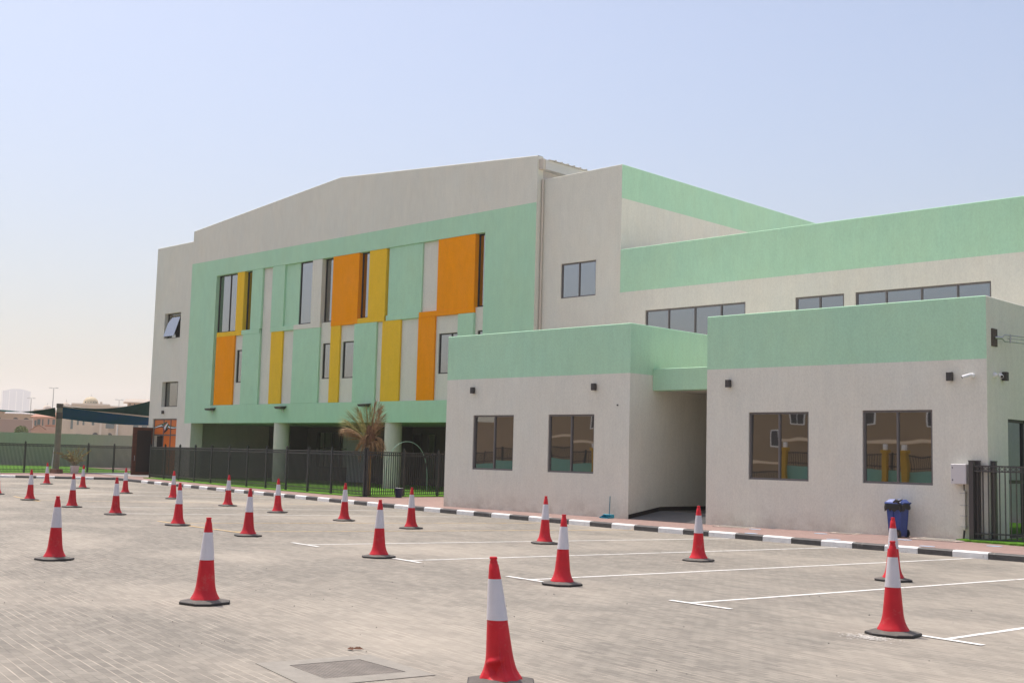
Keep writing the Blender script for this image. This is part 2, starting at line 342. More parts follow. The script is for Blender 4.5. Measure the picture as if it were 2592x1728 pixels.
# lawn sheets
FRONT = [(-59.66,32.78),(-57.31,32.31),(-55.01,31.85),(-52.74,31.4),(-50.45,30.93),(-48.16,30.47),(-45.97,30.02),(-43.99,29.7),(-42.02,29.38),(-40.05,29.07),(-38.08,28.77),(-35.57,28.43)]
BACK = [(-68.52,27.79),(-69.48,30.09),(-70.52,32.54),(-71.55,35.0),(-72.64,37.3),(-73.5,39.67)]
def ragged(pts, amp=.05, step=.25, seed=1):
    rnd = random.Random(seed); out = []
    for (a,b),(c,d) in zip(pts, pts[1:]):
        n = max(1, int(math.hypot(c-a,d-b)/step))
        for i in range(n): out.append((a+(c-a)*i/n + rnd.uniform(-amp,amp), b+(d-b)*i/n + rnd.uniform(-amp,amp)))
    return out + [pts[-1]]
def sheet(mb, edge, back, z0, z1):
    n = len(edge)
    for i in range(n-1):
        (a,b),(c,d) = edge[i], edge[i+1]; (e,f),(p,q) = back(i/(n-1)), back((i+1)/(n-1))
        mb.quad((a,b,z1),(c,d,z1),(p,q,z1),(e,f,z1)); mb.quad((a,b,z0),(c,d,z0),(c,d,z1),(a,b,z1))
gr = MB()
e = ragged([(x-.05,y-.38) for x,y in FRONT[:-1]] + [(-36.3,28.3),(-35.45,28.9),(-35.2,30.5),(-35.2,33)], .05)
sheet(gr, e, lambda t: (-61.0+27*t, 42), .13, .158)
e2 = ragged([(x+.25,y) for x,y in [(-66,22)]+BACK], .05, .4, 2)
sheet(gr, e2, lambda t: (-97+5*t, 16+28*t), .12, .158)
e3 = ragged([(-11.45,25.8),(-10.6,25.68),(-9,25.5),(3,25.2)], .04, .12, 3)
sheet(gr, e3, lambda t: (-11.45+14*t, 36), .17, .215)
tag(gr.build('grass', GRASS), 'bright green artificial grass behind the fences', 'grass', kind='stuff')
# short blades standing along the cut edges of the grass near the gate
sl = MB(); sl.poly([(-70.9,34.3,.145),(-66.7,33.75,.145),(-63.3,32.95,.145),(-61.4,34.2,.145),(-61.4,36,.145),(-66,36,.145),(-72.4,39.8,.145)])
struct(sl.build('path', GREYSLAB), 'grey paved entrance path to the flag door')

# ------------------------------------------------------------------ road markings
def stripe(mb, p, q, wd, m=0, z=.004):
    p, q = Vector(p), Vector(q); t = (q-p).normalized(); n = Vector((-t.y, t.x))*wd/2; L = (q-p).length; k = max(2, int(L/.35)); rnd = random.Random(int(L*1000))
    a = []; b = []
    for i in range(k+1):
        c = p + (q-p)*i/k; j = rnd.uniform(-.006,.006); e_ = rnd.uniform(-.005,.005)
        a.append(c + n*(1+e_/wd) + n.normalized()*j); b.append(c - n*(1+e_/wd) + n.normalized()*j)
    for i in range(k): mb.quad((*b[i],z),(*b[i+1],z),(*a[i+1],z),(*a[i],z), m)
rm = MB()
W = [((-5.5,12.06),(-4.3,22.9)), ((-8.92,12.33),(-7.15,23.2)), ((-11.96,12.67),(-10.09,23.42)), ((-15.2,13.12),(-13.07,23.5)),
     ((-18.74,13.66),(-15.93,23.6)), ((-29.75,15.5),(-25.23,24.2)), ((-33.5,16.1),(-28.5,24.75)), ((-43.9,18.7),(-37.3,26.1)), ((-48,19.6),(-41.5,27.1))]
CAPS = [((-5.95,12.13),(-5.06,11.99)),((-9.22,12.36),(-8.24,12.27)),((-12.46,12.7),(-11.5,12.58)),((-15.62,13.18),(-14.78,13.03)),((-19.27,13.68),(-18.21,13.53)),
        ((-30.2,15.6),(-29.2,15.42)),((-34.0,16.2),(-33.0,16.0))]
for p, q in W: stripe(rm, p, q, .075)
for p, q in CAPS: stripe(rm, p, q, .085, 0, .008)
O = [((-22.45,14.3),(-19.05,24.0)), ((-25.45,14.95),(-22.1,24.0)), ((-37.6,16.7),(-32.7,25.2))]
for p, q in O: stripe(rm, p, q, .075, 1)
for p, q in [((-26.4,14.78),(-24.4,14.5)),((-24.4,14.5),(-21.9,14.3)),((-40.5,17.25),(-36.8,16.5))]: stripe(rm, p, q, .08, 1, .008)
struct(rm.build('bay_marking', [WHITE_LINE, ORANGE_LINE]), 'white and orange painted parking bay lines')
SPILL = mat('white_paint_dust', (.66,.63,.58), .9, var=.15, vscale=(14,14,14))
spm = MB(); rnd = random.Random(5)
for i in range(420):
    x = rnd.gauss(-6.04,.13); y = rnd.gauss(11.52,.085); r = rnd.uniform(.003,.012); n = 7
    spm.poly([(x+r*1.3*math.cos(k*6.283/n)*rnd.uniform(.7,1.2), y+r*math.sin(k*6.283/n)*rnd.uniform(.7,1.2), .003+i*.00001) for k in range(n)])
struct(spm.build('spilled_paint', SPILL), 'white paint dust spilled on the paving before a cone')

# ------------------------------------------------------------------ the school building
SCH = thing('school_building', 'grey and mint green school building with orange and yellow facade panels', 'building', (-40, 36, 0))
Yf = 36.0
def cells(mb, xs, zs, y, holes, mf, flip=False):
    for a, b in zip(xs, xs[1:]):
        for c, d in zip(zs, zs[1:]):
            cx, cz = (a+b)/2, (c+d)/2
            if any(h[0] < cx < h[1] and h[2] < cz < h[3] for h in holes): continue
            mb.quad((a,y,c),(b,y,c),(b,y,d),(a,y,d), mf(cx, cz))
def reveal(mb, x0, x1, z0, z1, y, d, m):
    mb.quad((x0,y,z0),(x0,y,z1),(x0,y+d,z1),(x0,y+d,z0), m); mb.quad((x1,y,z1),(x1,y,z0),(x1,y+d,z0),(x1,y+d,z1), m)
    mb.quad((x0,y,z1),(x1,y,z1),(x1,y+d,z1),(x0,y+d,z1), m); mb.quad((x0,y+d,z0),(x1,y+d,z0),(x1,y,z0),(x0,y,z0), m)
def window(x0, x1, z0, z1, y, mull=(), fw_=.055, fm=None, gm=None, parent=None, tilt=None, dep=.05, rails=()):
    """frame (part) and its glass (sub-part); y is the glass plane, frame stands dep in front"""
    fm = fm or FRAME; f = MB()
    f.box(x0, x0+fw_, y-dep, y, z0, z1); f.box(x1-fw_, x1, y-dep, y, z0, z1)
    f.box(x0+fw_, x1-fw_, y-dep, y, z1-fw_, z1); f.box(x0+fw_, x1-fw_, y-dep, y, z0, z0+fw_)
    for mx in mull: f.box(mx-fw_*.45, mx+fw_*.45, y-dep, y, z0+fw_, z1-fw_)
    for rz in rails: f.box(x0+fw_, x1-fw_, y-dep*.98, y, rz-fw_*.4, rz+fw_*.4)
    o = f.build('window', fm, parent or SCH)
    gl = MB(); e = [x0+.01] + list(mull) + [x1-.01]
    for i, (a, b) in enumerate(zip(e, e[1:])):
        ta, tz = (tilt[i] if tilt and i < len(tilt) else (0,0))
        cx, cz = (a+b)/2, (z0+z1)/2; yy = y-.012
        P = lambda X, Z: (X, yy + (X-cx)*math.tan(ta) + (Z-cz)*math.tan(tz), Z)
        gl.quad(P(a,z0+.01),P(b,z0+.01),P(b,z1-.01),P(a,z1-.01))
    gl.build('glass', gm or GLASS, o)
    return o

# --- hall front with the left wing: flat wall, gabled top, big recess for the coloured panels
XL, XG, XR = -66.0, -61.87, -34.12
RX0, RX1, RZ0, RZ1 = -59.15, -37.2, 4.25, 11.64
WW = [(-64.74,-62.88,8.31,9.82), (-64.62,-62.78,4.22,5.71), (-65.48,-62.73,.13,3.52)]
UC = (-61.12, -34.11, -1, 3.25)
hm = MB()
xs_ = sorted({XL,XG,XR,RX0,RX1,-61.12} | {v for h in WW for v in h[:2]}); zs_ = sorted({0,.13,3.25,RZ0,RZ1,12.57} | {v for h in WW for v in h[2:]})
cells(hm, xs_, zs_, Yf, WW + [(RX0,RX1,RZ0,RZ1), UC], lambda x, z: 1 if (x > XG and z > 3.25) else 0)
for h in WW: reveal(hm, *h, Yf, .3, 0)
reveal(hm, RX0, RX1, RZ0, RZ1, Yf, .5, 1)
c_ = .025
top = [(XL,13.93),(XG,13.93),(XG,14.53),(-47.86,15.70),(-34.12,14.60)]
hm.poly([(XL,Yf,12.57),(XG,Yf,12.57),(XG,Yf,13.93-c_),(XL,Yf,13.93-c_)]); hm.poly([(XG,Yf,12.57),(XR,Yf,12.57),(XR,Yf,14.60-c_),(-47.86,Yf,15.70-c_),(XG,Yf,14.53-c_)])
for (a,b),(c,d) in (((XL,13.93),(XG,13.93)),((XG,14.53),(-47.86,15.70)),((-47.86,15.70),(XR,14.60))):
    hm.quad((a,Yf,b-c_),(c,Yf,d-c_),(c,Yf+c_,d),(a,Yf+c_,b)); hm.quad((a,Yf+c_,b),(c,Yf+c_,d),(c,Yf+.36,d),(a,Yf+.36,b)); hm.quad((c,Yf+.36,d),(c,Yf+.36,12),(a,Yf+.36,12),(a,Yf+.36,b))
hm.quad((XG,Yf,13.9),(XG,Yf+.36,13.9),(XG,Yf+.36,14.53),(XG,Yf,14.5))
hm.quad((XR,Yf,3.25),(XR,Yf+.36,3.25),(XR,Yf+.36,14.6),(XR,Yf,14.57))                 # right return of the parapet wall
hm.quad((XL,Yf+10,0),(XL,Yf,0),(XL,Yf,13.93),(XL,Yf+10,13.93))
hm.quad((-61.12,Yf,0),(-61.12,Yf+.78,0),(-61.12,Yf+.78,3.25),(-61.12,Yf,3.25))          # pier side
hm.quad((-61.12,Yf+.78,0),(-64.5,Yf+.78,0),(-64.5,Yf+.78,3.25),(-61.12,Yf+.78,3.25))
hm.build('hall_wall', [GREY, GREEN], SCH)
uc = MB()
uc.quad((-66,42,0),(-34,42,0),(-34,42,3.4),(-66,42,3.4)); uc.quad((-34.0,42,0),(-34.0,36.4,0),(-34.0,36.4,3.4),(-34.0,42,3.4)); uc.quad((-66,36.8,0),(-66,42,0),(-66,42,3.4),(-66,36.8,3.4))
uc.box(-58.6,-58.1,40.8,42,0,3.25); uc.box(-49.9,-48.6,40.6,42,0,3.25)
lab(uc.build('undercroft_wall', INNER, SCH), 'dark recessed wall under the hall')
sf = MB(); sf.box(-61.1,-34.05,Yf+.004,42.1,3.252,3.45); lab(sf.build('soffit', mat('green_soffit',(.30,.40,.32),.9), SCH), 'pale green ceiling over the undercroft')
for cx in (-52.69, -43.54, -34.6):
    cm = MB(); cm.lathe([(.41,.1),(.41,3.25)], cx, 36.43, 40); cm.build('column', plaster('column_render',(.66,.60,.55)) if cx == -52.69 else bpy.data.materials['column_render'], SCH)
# undercroft glazing on the back wall
window(-57.0,-53.95,.9,2.98,41.9,(-56.25,-55.5,-54.72),.06,DARKFRAME,GLASS,rails=(2.0,))
dr = MB(); dr.box(-53.85,-52.3,41.7,41.95,.15,2.95); dr.box(-53.1,-53.07,41.68,41.7,.15,2.9); lab(dr.build('door', mat('grey_door_paint',(.42,.44,.46),.5), SCH), 'pale grey double door under the hall')
window(-48.35,-47.72,.5,2.9,41.9,(),.05,DARKFRAME,GLASS); window(-47.2,-46.6,.5,2.9,41.9,(),.05,DARKFRAME,GLASS)
# --- coloured panels
MATS = {'g':GREY,'m':GREEN,'o':ORANGE,'y':YELLOW}; NM = {'g':'grey','m':'mint green','o':'orange','y':'yellow'}
def panel(x0, x1, z0, z1, yf, c, yb=36.5):
    m = MB(); m.bbox(x0, x1, yf, yb, z0, z1, .008); return lab(m.build('facade_panel', MATS[c], SCH), NM[c] + ' facade panel')
F0, F1 = 36.012, 36.11
UP = [(-57.0,-56.29,'y',F0),(-55.53,-54.51,'m',F0),(-53.57,-52.43,'m',F0),(-52.43,-51.16,'m',F1),
      (-49.97,-49.15,'g',F0),(-48.22,-46.11,'o',F0),(-45.30,-44.01,'y',F0),(-43.83,-41.41,'m',36.05),(-41.41,-40.29,'g',F1+.02),(-40.29,-37.83,'o',F0)]
for a,b,c,y in UP: panel(a,b,8.352,11.636,y,c)
panel(-44.01,-43.83,8.352,11.636,36.2,'g')
LO = [(-58.87,-57.0,'o',F0),(-56.19,-54.51,'m',F0),(-53.47,-52.40,'y',F0),(-52.40,-51.43,'g',F1),(-51.43,-49.13,'m',F0),
      (-48.21,-47.44,'y',F0),(-46.3,-44.58,'m',F0),(-44.58,-44.14,'g',F1),(-44.14,-42.79,'y',F0),(-42.79,-41.52,'g',F1),(-41.52,-40.36,'o',F0),(-38.83,-37.82,'m',F0)]
for a,b,c,y in LO: panel(a,b,4.254,8.098,y,c)
panel(-54.51,-53.57,4.254,11.636,36.13,'g'); panel(-53.57,-53.47,4.254,8.1,36.13,'g')
for a,b,c in [(-58.87,-56.36,'y'),(-56.36,-54.60,'m'),(-53.57,-51.45,'m'),(-51.45,-49.15,'g'),(-48.23,-46.08,'o'),(-46.08,-44.03,'y'),(-43.9,-41.5,'m'),(-41.5,-37.82,'o')]:
    m = MB(); m.bbox(a+.003,b-.003,Yf+.003,36.5,8.10,8.35,.012); lab(m.build('ledge', MATS[c], SCH), NM[c] + ' ledge between the panel rows')
# grey wall pieces that hold the small windows of the lower row, and the upper window sills
def holed(x0, x1, z0, z1, y, hole, dd=.14):
    m = MB(); cells(m, sorted({x0,x1,hole[0],hole[1]}), sorted({z0,z1,hole[2],hole[3]}), y, [hole[:4]], lambda a,b: 0); reveal(m, *hole[:4], y, dd, 0)
    m.quad((x0,y,z0),(x0,y,z1),(x0,36.5,z1),(x0,36.5,z0)); m.quad((x1,y,z1),(x1,y,z0),(x1,36.5,z0),(x1,36.5,z1)); m.quad((x0,y,z1),(x1,y,z1),(x1,36.5,z1),(x0,36.5,z1))
    lab(m.build('facade_panel', GREY, SCH), 'grey facade panel around a window')
    window(hole[0]+.004, hole[1]-.004, hole[2]+.004, hole[3]-.004, y+.10, hole[4] if len(hole) > 4 else (), .05, DARKFRAME)
holed(-57.0,-56.19,4.254,8.098,F1,(-56.86,-56.2,5.47,7.29)); holed(-49.13,-48.21,4.254,8.34,F1,(-48.95,-48.22,5.46,7.27))
holed(-47.44,-46.3,4.254,8.098,F1,(-47.30,-46.31,5.45,7.28)); holed(-40.36,-38.83,4.254,8.098,F1,(-40.17,-38.84,5.45,7.29,(-39.35,))); holed(-37.82,-37.2,4.254,8.34,F1+.03,(-37.66,-37.21,5.45,7.30))
bw = MB(); bw.quad((RX0,36.49,RZ0),(RX1,36.49,RZ0),(RX1,36.49,RZ1),(RX0,36.49,RZ1)); bw.build('recess_wall', DARKFRAME, SCH)
def tallwin(x0, x1, y, mull=()): window(x0, x1, 8.37, 11.63, y, mull, .05, DARKFRAME)
tallwin(-59.14,-57.0,36.27,(-57.98,)); tallwin(-56.29,-55.53,36.30); tallwin(-51.16,-49.97,36.2); tallwin(-49.15,-48.22,36.32); tallwin(-46.11,-45.30,36.28); tallwin(-37.83,-37.21,36.30)
sl_ = MB(); sl_.box(-59.14,-58.87,36.2,36.49,RZ0,8.37); sl_.build('facade_panel', GREEN, SCH)
# --- wing windows and the flag door
window(-64.74,-62.88,8.31,9.82,36.28,(-63.15,),.06,DARKFRAME)
o_ = MB(); o_.add([(-64.5,36.25,9.72),(-63.3,36.25,9.72),(-63.3,35.82,8.42),(-64.5,35.82,8.42),(-64.5,36.28,9.72),(-63.3,36.28,9.72),(-63.3,35.86,8.42),(-64.5,35.86,8.42)],[(0,1,2,3)],0); o_.add(o_.v[:],[(7,6,5,4),(0,4,5,1),(1,5,6,2),(2,6,7,3),(3,7,4,0)],1)
lab(o_.build('window_sash', [GLASS, DARKFRAME], SCH), 'top-hung window sash standing open on the wing')
window(-64.62,-62.78,4.22,5.71,36.28,(-63.2,),.06,DARKFRAME)
VINYL = mat('orange_vinyl', (.72,.17,.025), .35)
fd = MB(); fx0, fx1 = -65.47, -62.74; y = 36.10
fd.box(fx0,fx1,y,y+.05,2.60,3.50,0); fd.box(-64.32,fx1,y,y+.05,.15,2.52,0)
for x in (fx0+.03, -64.33, -63.52, fx1-.03): fd.box(x-.03,x+.03,y-.03,y,.15,3.5,1)
for z in (.19,2.56,3.48): fd.box(fx0,fx1,y-.035,y-.03+.029,z-.035,z+.035,1)
dg = fd.build('door_glazing', [VINYL, FRAME], SCH); lab(dg, 'orange glazed door panels with flag ribbon')
# flag ribbon: four waving colour bands that swirl at the middle
def ribbon():
    CL = [mat('ribbon_green',(.02,.11,.045),.4), mat('ribbon_white',(.75,.75,.75),.4), mat('ribbon_black',(.012,.015,.014),.4), mat('ribbon_red',(.45,.02,.025),.4)]
    r = MB(); yy = y - .012
    def wave(t): return 3.03 + .075*math.sin((t-.12)*6.6) + .03*t
    n = 40
    for k, (o0, o1, c) in enumerate(((.045,.115,0),(-.045,.045,1),(-.11,-.045,2))):
        for i in range(n):
            t0, t1 = i/n, (i+1)/n
            if .40 < (t0+t1)/2 < .60: continue
            X = lambda t: fx0 + (fx1-fx0)*t
            th = lambda t: min(1, .35 + 1.9*min(t,1-t)) 
            r.quad((X(t0),yy,wave(t0)+o0*th(t0)),(X(t0),yy,wave(t0)+o1*th(t0)),(X(t1),yy,wave(t1)+o1*th(t1)),(X(t1),yy,wave(t1)+o0*th(t1)), c)
    cx = fx0 + (fx1-fx0)*.5
    S = lambda a, b: (cx + a, yy-.004, 3.02 + b)
    r.poly([S(-.52,.06),S(-.30,.22),S(.16,.34),S(.10,.22),S(-.25,.10)],0); r.poly([S(-.24,-.04),S(.16,.24),S(.26,.22),S(.02,-.04),S(-.06,-.2)],1)
    r.poly([S(.02,-.06),S(.26,.22),S(.36,.14),S(.12,-.12)],0); r.poly([S(-.2,-.30),S(.05,-.08),S(.36,-.06),S(.46,.04),S(.20,-.18),S(-.12,-.36)],2)
    r.poly([S(-.34,-.05),S(-.22,.02),S(-.06,-.2),S(-.2,-.32)],3)
    return r.build('flag_ribbon', CL, dg)
ribbon()
dl = MB(); dl.box(-65.47,-65.40,34.72,36.0,.16,2.98,0); dl.box(-65.40,-65.396,34.98,35.9,.35,2.8,1)
dlo = lab(dl.build('door', [WOOD, BLACKPL], SCH), 'tall brown wooden door leaf standing open')
hd = MB(); hd.tube([(-65.37,34.85,1.0),(-65.34,34.85,1.0),(-65.34,34.85,1.3),(-65.37,34.85,1.3)], .012, 6); hd.build('handle', STEEL, dlo)
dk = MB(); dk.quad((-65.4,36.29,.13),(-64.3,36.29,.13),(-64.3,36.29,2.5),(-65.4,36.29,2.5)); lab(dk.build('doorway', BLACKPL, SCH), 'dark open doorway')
# --- hall roof behind the gable, with eave fascia and downpipe
ROOFM = mat('roof_sheet', (.72,.70,.66), .5, .1); TRIM = mat('cream_trim', (.62,.55,.46), .7)
rf = MB()
n = 90
for i in range(n):                       # ribbed metal sheets: raised ribs running down the slope
    y0, y1 = 36.4 + i*.4, 36.4 + i*.4 + .33
    for (xa,za,xb,zb) in ((-62.2,13.75,-47.86,15.05),(-47.86,15.05,-33.75,14.43)):
        rf.quad((xa,y0,za),(xb,y0,zb),(xb,y1,zb),(xa,y1,za)); rf.quad((xa,y1,za+.05),(xb,y1,zb+.05),(xb,y1+.07,zb+.05),(xa,y1+.07,za+.05)); rf.quad((xa,y1,za),(xb,y1,zb),(xb,y1,zb+.05),(xa,y1,za+.05)); rf.quad((xa,y1+.07,za+.05),(xb,y1+.07,zb+.05),(xb,y1+.07,zb),(xa,y1+.07,za))
rf.box(-34.02,-33.86,36.25,72,14.0,14.42,1); rf.box(-34.40,-33.88,36.1,36.25,13.99,14.44,2); rf.box(-34.3,-34.02,36.25,72,14.0,14.05,1)
rf.build('roof', [ROOFM, mat('eave_trim', (.60,.585,.55), .5), TRIM], SCH)
hs = MB(); hs.quad((-34.2,72,0),(-34.2,36.36,0),(-34.2,36.36,14.1),(-34.2,72,14.1)); hs.quad((-34.2,72,0),(-66,72,0),(-66,72,13.9),(-34.2,72,13.9)); hs.quad((-62.1,36.4,13.7),(-62.1,72,13.7),(-62.1,72,0),(-62.1,36.4,0)); hs.build('side_wall', plaster('pinkish_render',(.60,.55,.52)), SCH)
dp = MB(); dp.tube([(-34.03,36.28,13.6),(-34.03,36.28,.2)], .045, 8); dp.build('downpipe', TRIM, SCH)
# --- side block (stair tower) and the long upper block
Yb = 36.35
def capped(mb, x0, x1, y0, y1, z, zlow, mfront, mside, c=.018, cm=None):
    """top edge of a parapet: chamfers catch the sun; flat coping .25 wide and an inner roof"""
    mb.quad((x0,y0,z-c),(x1,y0,z-c),(x1-c,y0+c,z),(x0,y0+c,z), mfront if cm is None else cm)
    mb.quad((x1,y0,z-c),(x1,y1,z-c),(x1-c,y1,z),(x1-c,y0+c,z), mside if cm is None else cm)
    mb.quad((x0,y0+c,z),(x1-c,y0+c,z),(x1-c,y0+.25,z),(x0,y0+.25,z), mfront); mb.quad((x1-.25,y0+.25,z),(x1-c,y0+.25,z),(x1-c,y1,z),(x1-.25,y1,z), mside)
    mb.quad((x0,y0+.25,z),(x1-.25,y0+.25,z),(x1-.25,y0+.25,zlow),(x0,y0+.25,zlow), mfront); mb.quad((x1-.25,y0+.25,z),(x1-.25,y1,z),(x1-.25,y1,zlow),(x1-.25,y0+.25,zlow), mside)
    mb.quad((x0,y0+.25,zlow),(x1-.25,y0+.25,zlow),(x1-.25,y1,zlow),(x0,y1,zlow), 0)
bk = MB(); bwn = (-32.95,-31.04,8.38,9.84)
cells(bk, sorted({-34.2,-29.75,bwn[0],bwn[1]}), sorted({0,13.582,bwn[2],bwn[3]}), Yb, [bwn], lambda x,z: 0); reveal(bk, *bwn, Yb, .12, 0)
bk.quad((-29.75,Yb,0),(-29.75,62,0),(-29.75,62,12.22),(-29.75,Yb,12.22),0); bk.quad((-29.75,Yb,12.22),(-29.75,62,12.22),(-29.75,62,13.582),(-29.75,Yb,13.582),1)
capped(bk,-34.2,-29.75,Yb,62,13.6,13.0,0,1); bk.quad((-29.75,62,0),(-34.2,62,0),(-34.2,62,13.582),(-29.75,62,13.582),0); bk.quad((-34.2,36.4,13),(-34.2,62,13),(-34.2,62,13.6),(-34.2,36.4,13.6),0)
bk.build('block_wall', [GREY, GREEN], SCH)
window(-32.95,-31.04,8.38,9.84,Yb+.10,(-31.98,),.055,FRAME)
lb = MB(); Yl = 36.25; LX0, LX1 = -29.68, 9.0
LW = [(-28.40,-23.83,5.9,7.57,(-27.3,-26.08,-24.9)), (-21.78,-19.91,5.9,7.57,(-20.84,)), (-19.49,-14.91,5.9,7.57,(-18.4,-17.18,-15.99)), (-12.5,-8.0,5.9,7.57,(-11.4,-10.2,-9.1)), (-5,-1,5.9,7.57,(-4,-3,-2))]
cells(lb, sorted({LX0,LX1} | {v for h in LW for v in h[:2]}), sorted({0,8.37,10.082,5.9,7.57}), Yl, LW, lambda x,z: 1 if z > 8.37 else 0)
for h in LW: reveal(lb, *h[:4], Yl, .10, 0); window(*h[:4], Yl+.09, h[4], .06, FRAME)
lb.quad((LX0,58,0),(LX0,Yl,0),(LX0,Yl,10.082),(LX0,58,10.082),0); lb.quad((LX1,Yl,0),(LX1,58,0),(LX1,58,10.082),(LX1,Yl,10.082),0)
capped(lb, LX0, LX1, Yl, 58, 10.1, 9.5, 1, 1); lb.quad((LX1,58,0),(LX0,58,0),(LX0,58,10.082),(LX1,58,10.082),0)
lb.build('block_wall', [GREY, GREEN], SCH)
# --- the two low pavilions in front
def pavilion(x0, x1, wins, side_holes=(), green_side=True):
    m = MB(); Yp = 26.2; T = 5.64
    cells(m, sorted({x0,x1} | {v for h in wins for v in h[:2]}), sorted({-.1,4.215,T-.018} | {v for h in wins for v in h[2:4]}), Yp, wins, lambda x,z: 1 if z > 4.215 else 0)
    for h in wins: reveal(m, *h[:4], Yp, .10, 0)
    ys = sorted({Yp,36.2} | {v for h in side_holes for v in h[:2]}); zs = sorted({-.1,4.215,T-.018} | {v for h in side_holes for v in h[2:4]})
    for a,b in zip(ys,ys[1:]):
        for c,d in zip(zs,zs[1:]):
            if any(h[0] < (a+b)/2 < h[1] and h[2] < (c+d)/2 < h[3] for h in side_holes): continue
            m.quad((x1,a,c),(x1,b,c),(x1,b,d),(x1,a,d), 1 if (c >= 4.2 and green_side) else 0)
    m.quad((x0,36.2,-.1),(x0,Yp,-.1),(x0,Yp,T-.018),(x0,36.2,T-.018),0)
    capped(m, x0, x1, Yp, 36.2, T, 5.1, 1, 1 if green_side else 0)
    m.quad((x0,Yp+.25,5.1),(x0,36.2,5.1),(x0,36.2,T),(x0,Yp+.25,T),1)
    return m
P1 = [(-27.38,-25.58,1.35,3.06),(-24.13,-22.33,1.35,3.06)]
P2 = [(-17.10,-15.36,1.355,3.07),(-13.91,-12.17,1.365,3.09)]
p1 = pavilion(-28.66,-21.03,P1); lab(p1.build('pavilion_wall', [GREY, GREEN], SCH), 'left low pavilion wall with a mint band')
SD = (27.33, 30.4, .22, 2.92)
p2 = pavilion(-18.41,-10.90,P2,[SD],False); lab(p2.build('pavilion_wall', [GREY, GREEN], SCH), 'right low pavilion wall with a mint band')
window(*P1[0],26.29,(-26.45,),.05,FRAME,tilt=[(R(-1.6),R(.3)),(R(.25),R(.1))]); window(*P1[1],26.29,(-23.24,),.05,FRAME,tilt=[(R(.2),R(-.1)),(R(-.2),R(.15))])
window(*P2[0],26.29,(-16.22,),.05,FRAME,tilt=[(R(-1.2),R(.9)),(R(.15),R(.0))]); window(*P2[1],26.29,(-13.04,),.05,FRAME,tilt=[(0,0),(R(-.06),R(.05))])
# side door of the right pavilion (plane x = const)
sd_ = MB(); X = -10.97; fwid = .06
for (a,b,c,d) in ((27.33,27.39,.22,2.92),(28.25,28.31,.22,2.92),(29.4,29.46,.22,2.92),(30.34,30.4,.22,2.92),(27.39,30.34,2.85,2.92),(27.39,30.34,.22,.30),(27.39,30.34,1.45,1.53)): sd_.box(X, X+.05, a, b, c, d)
sdo = lab(sd_.build('window', DARKFRAME, SCH), 'tall glazed side window of the right pavilion'); gl = MB(); gl.quad((X+.01,27.34,.23),(X+.01,30.39,.23),(X+.01,30.39,2.91),(X+.01,27.34,2.91)); gl.build('glass', glassmat('side_glass',(.30,.33,.40)), sdo)
sr = MB(); 
for a,b,c,d in (((27.33,.22),(27.33,2.92),0,0),((30.4,2.92),(30.4,.22),0,0),((27.33,2.92),(30.4,2.92),0,0)): sr.quad((-10.9,a[0],a[1]),(-10.9,b[0],b[1]),(-10.99,b[0],b[1]),(-10.99,a[0],a[1]))
sr.quad((-10.9,27.33,.22),(-10.9,30.4,.22),(-10.99,30.4,.22),(-10.99,27.33,.22)); sr.build('window_reveal', GREY, SCH)
# passage: lintel, roof, ramp, skirting, end door
ln = MB(); ln.bbox(-21.028,-18.412,27.23,27.6,3.77,4.40,.015); lab(ln.build('lintel', GREEN, SCH), 'mint lintel over the ramp passage')
pr = MB(); pr.box(-21.028,-18.412,27.6,36.19,3.80,3.98); lab(pr.build('passage_roof', GREY, SCH), 'roof over the ramp passage')
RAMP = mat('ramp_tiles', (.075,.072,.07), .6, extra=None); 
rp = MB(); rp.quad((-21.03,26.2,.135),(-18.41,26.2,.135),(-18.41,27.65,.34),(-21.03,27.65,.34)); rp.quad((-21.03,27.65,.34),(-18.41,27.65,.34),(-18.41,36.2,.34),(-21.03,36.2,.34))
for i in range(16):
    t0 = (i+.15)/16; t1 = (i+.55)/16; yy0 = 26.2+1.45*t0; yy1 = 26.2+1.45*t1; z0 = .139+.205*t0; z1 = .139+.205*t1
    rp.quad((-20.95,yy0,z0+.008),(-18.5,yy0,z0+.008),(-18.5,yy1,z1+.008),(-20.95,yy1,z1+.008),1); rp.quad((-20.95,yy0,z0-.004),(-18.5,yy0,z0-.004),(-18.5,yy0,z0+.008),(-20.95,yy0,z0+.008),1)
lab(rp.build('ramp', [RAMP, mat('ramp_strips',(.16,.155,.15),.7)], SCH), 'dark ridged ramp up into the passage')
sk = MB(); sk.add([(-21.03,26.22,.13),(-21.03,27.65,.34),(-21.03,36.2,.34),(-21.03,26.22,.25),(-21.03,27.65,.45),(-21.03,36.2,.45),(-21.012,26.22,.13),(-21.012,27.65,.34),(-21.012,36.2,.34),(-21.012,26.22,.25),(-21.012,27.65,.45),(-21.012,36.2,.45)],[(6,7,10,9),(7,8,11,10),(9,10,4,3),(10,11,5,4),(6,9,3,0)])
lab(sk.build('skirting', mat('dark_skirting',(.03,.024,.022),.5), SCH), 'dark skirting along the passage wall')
pe = MB(); pe.quad((-21.03,35.5,.34),(-18.41,35.5,.34),(-18.41,35.5,3.8),(-21.03,35.5,3.8)); lab(pe.build('passage_end', mat('dark_door_paint',(.05,.045,.04),.6), SCH), 'dark end of the passage')

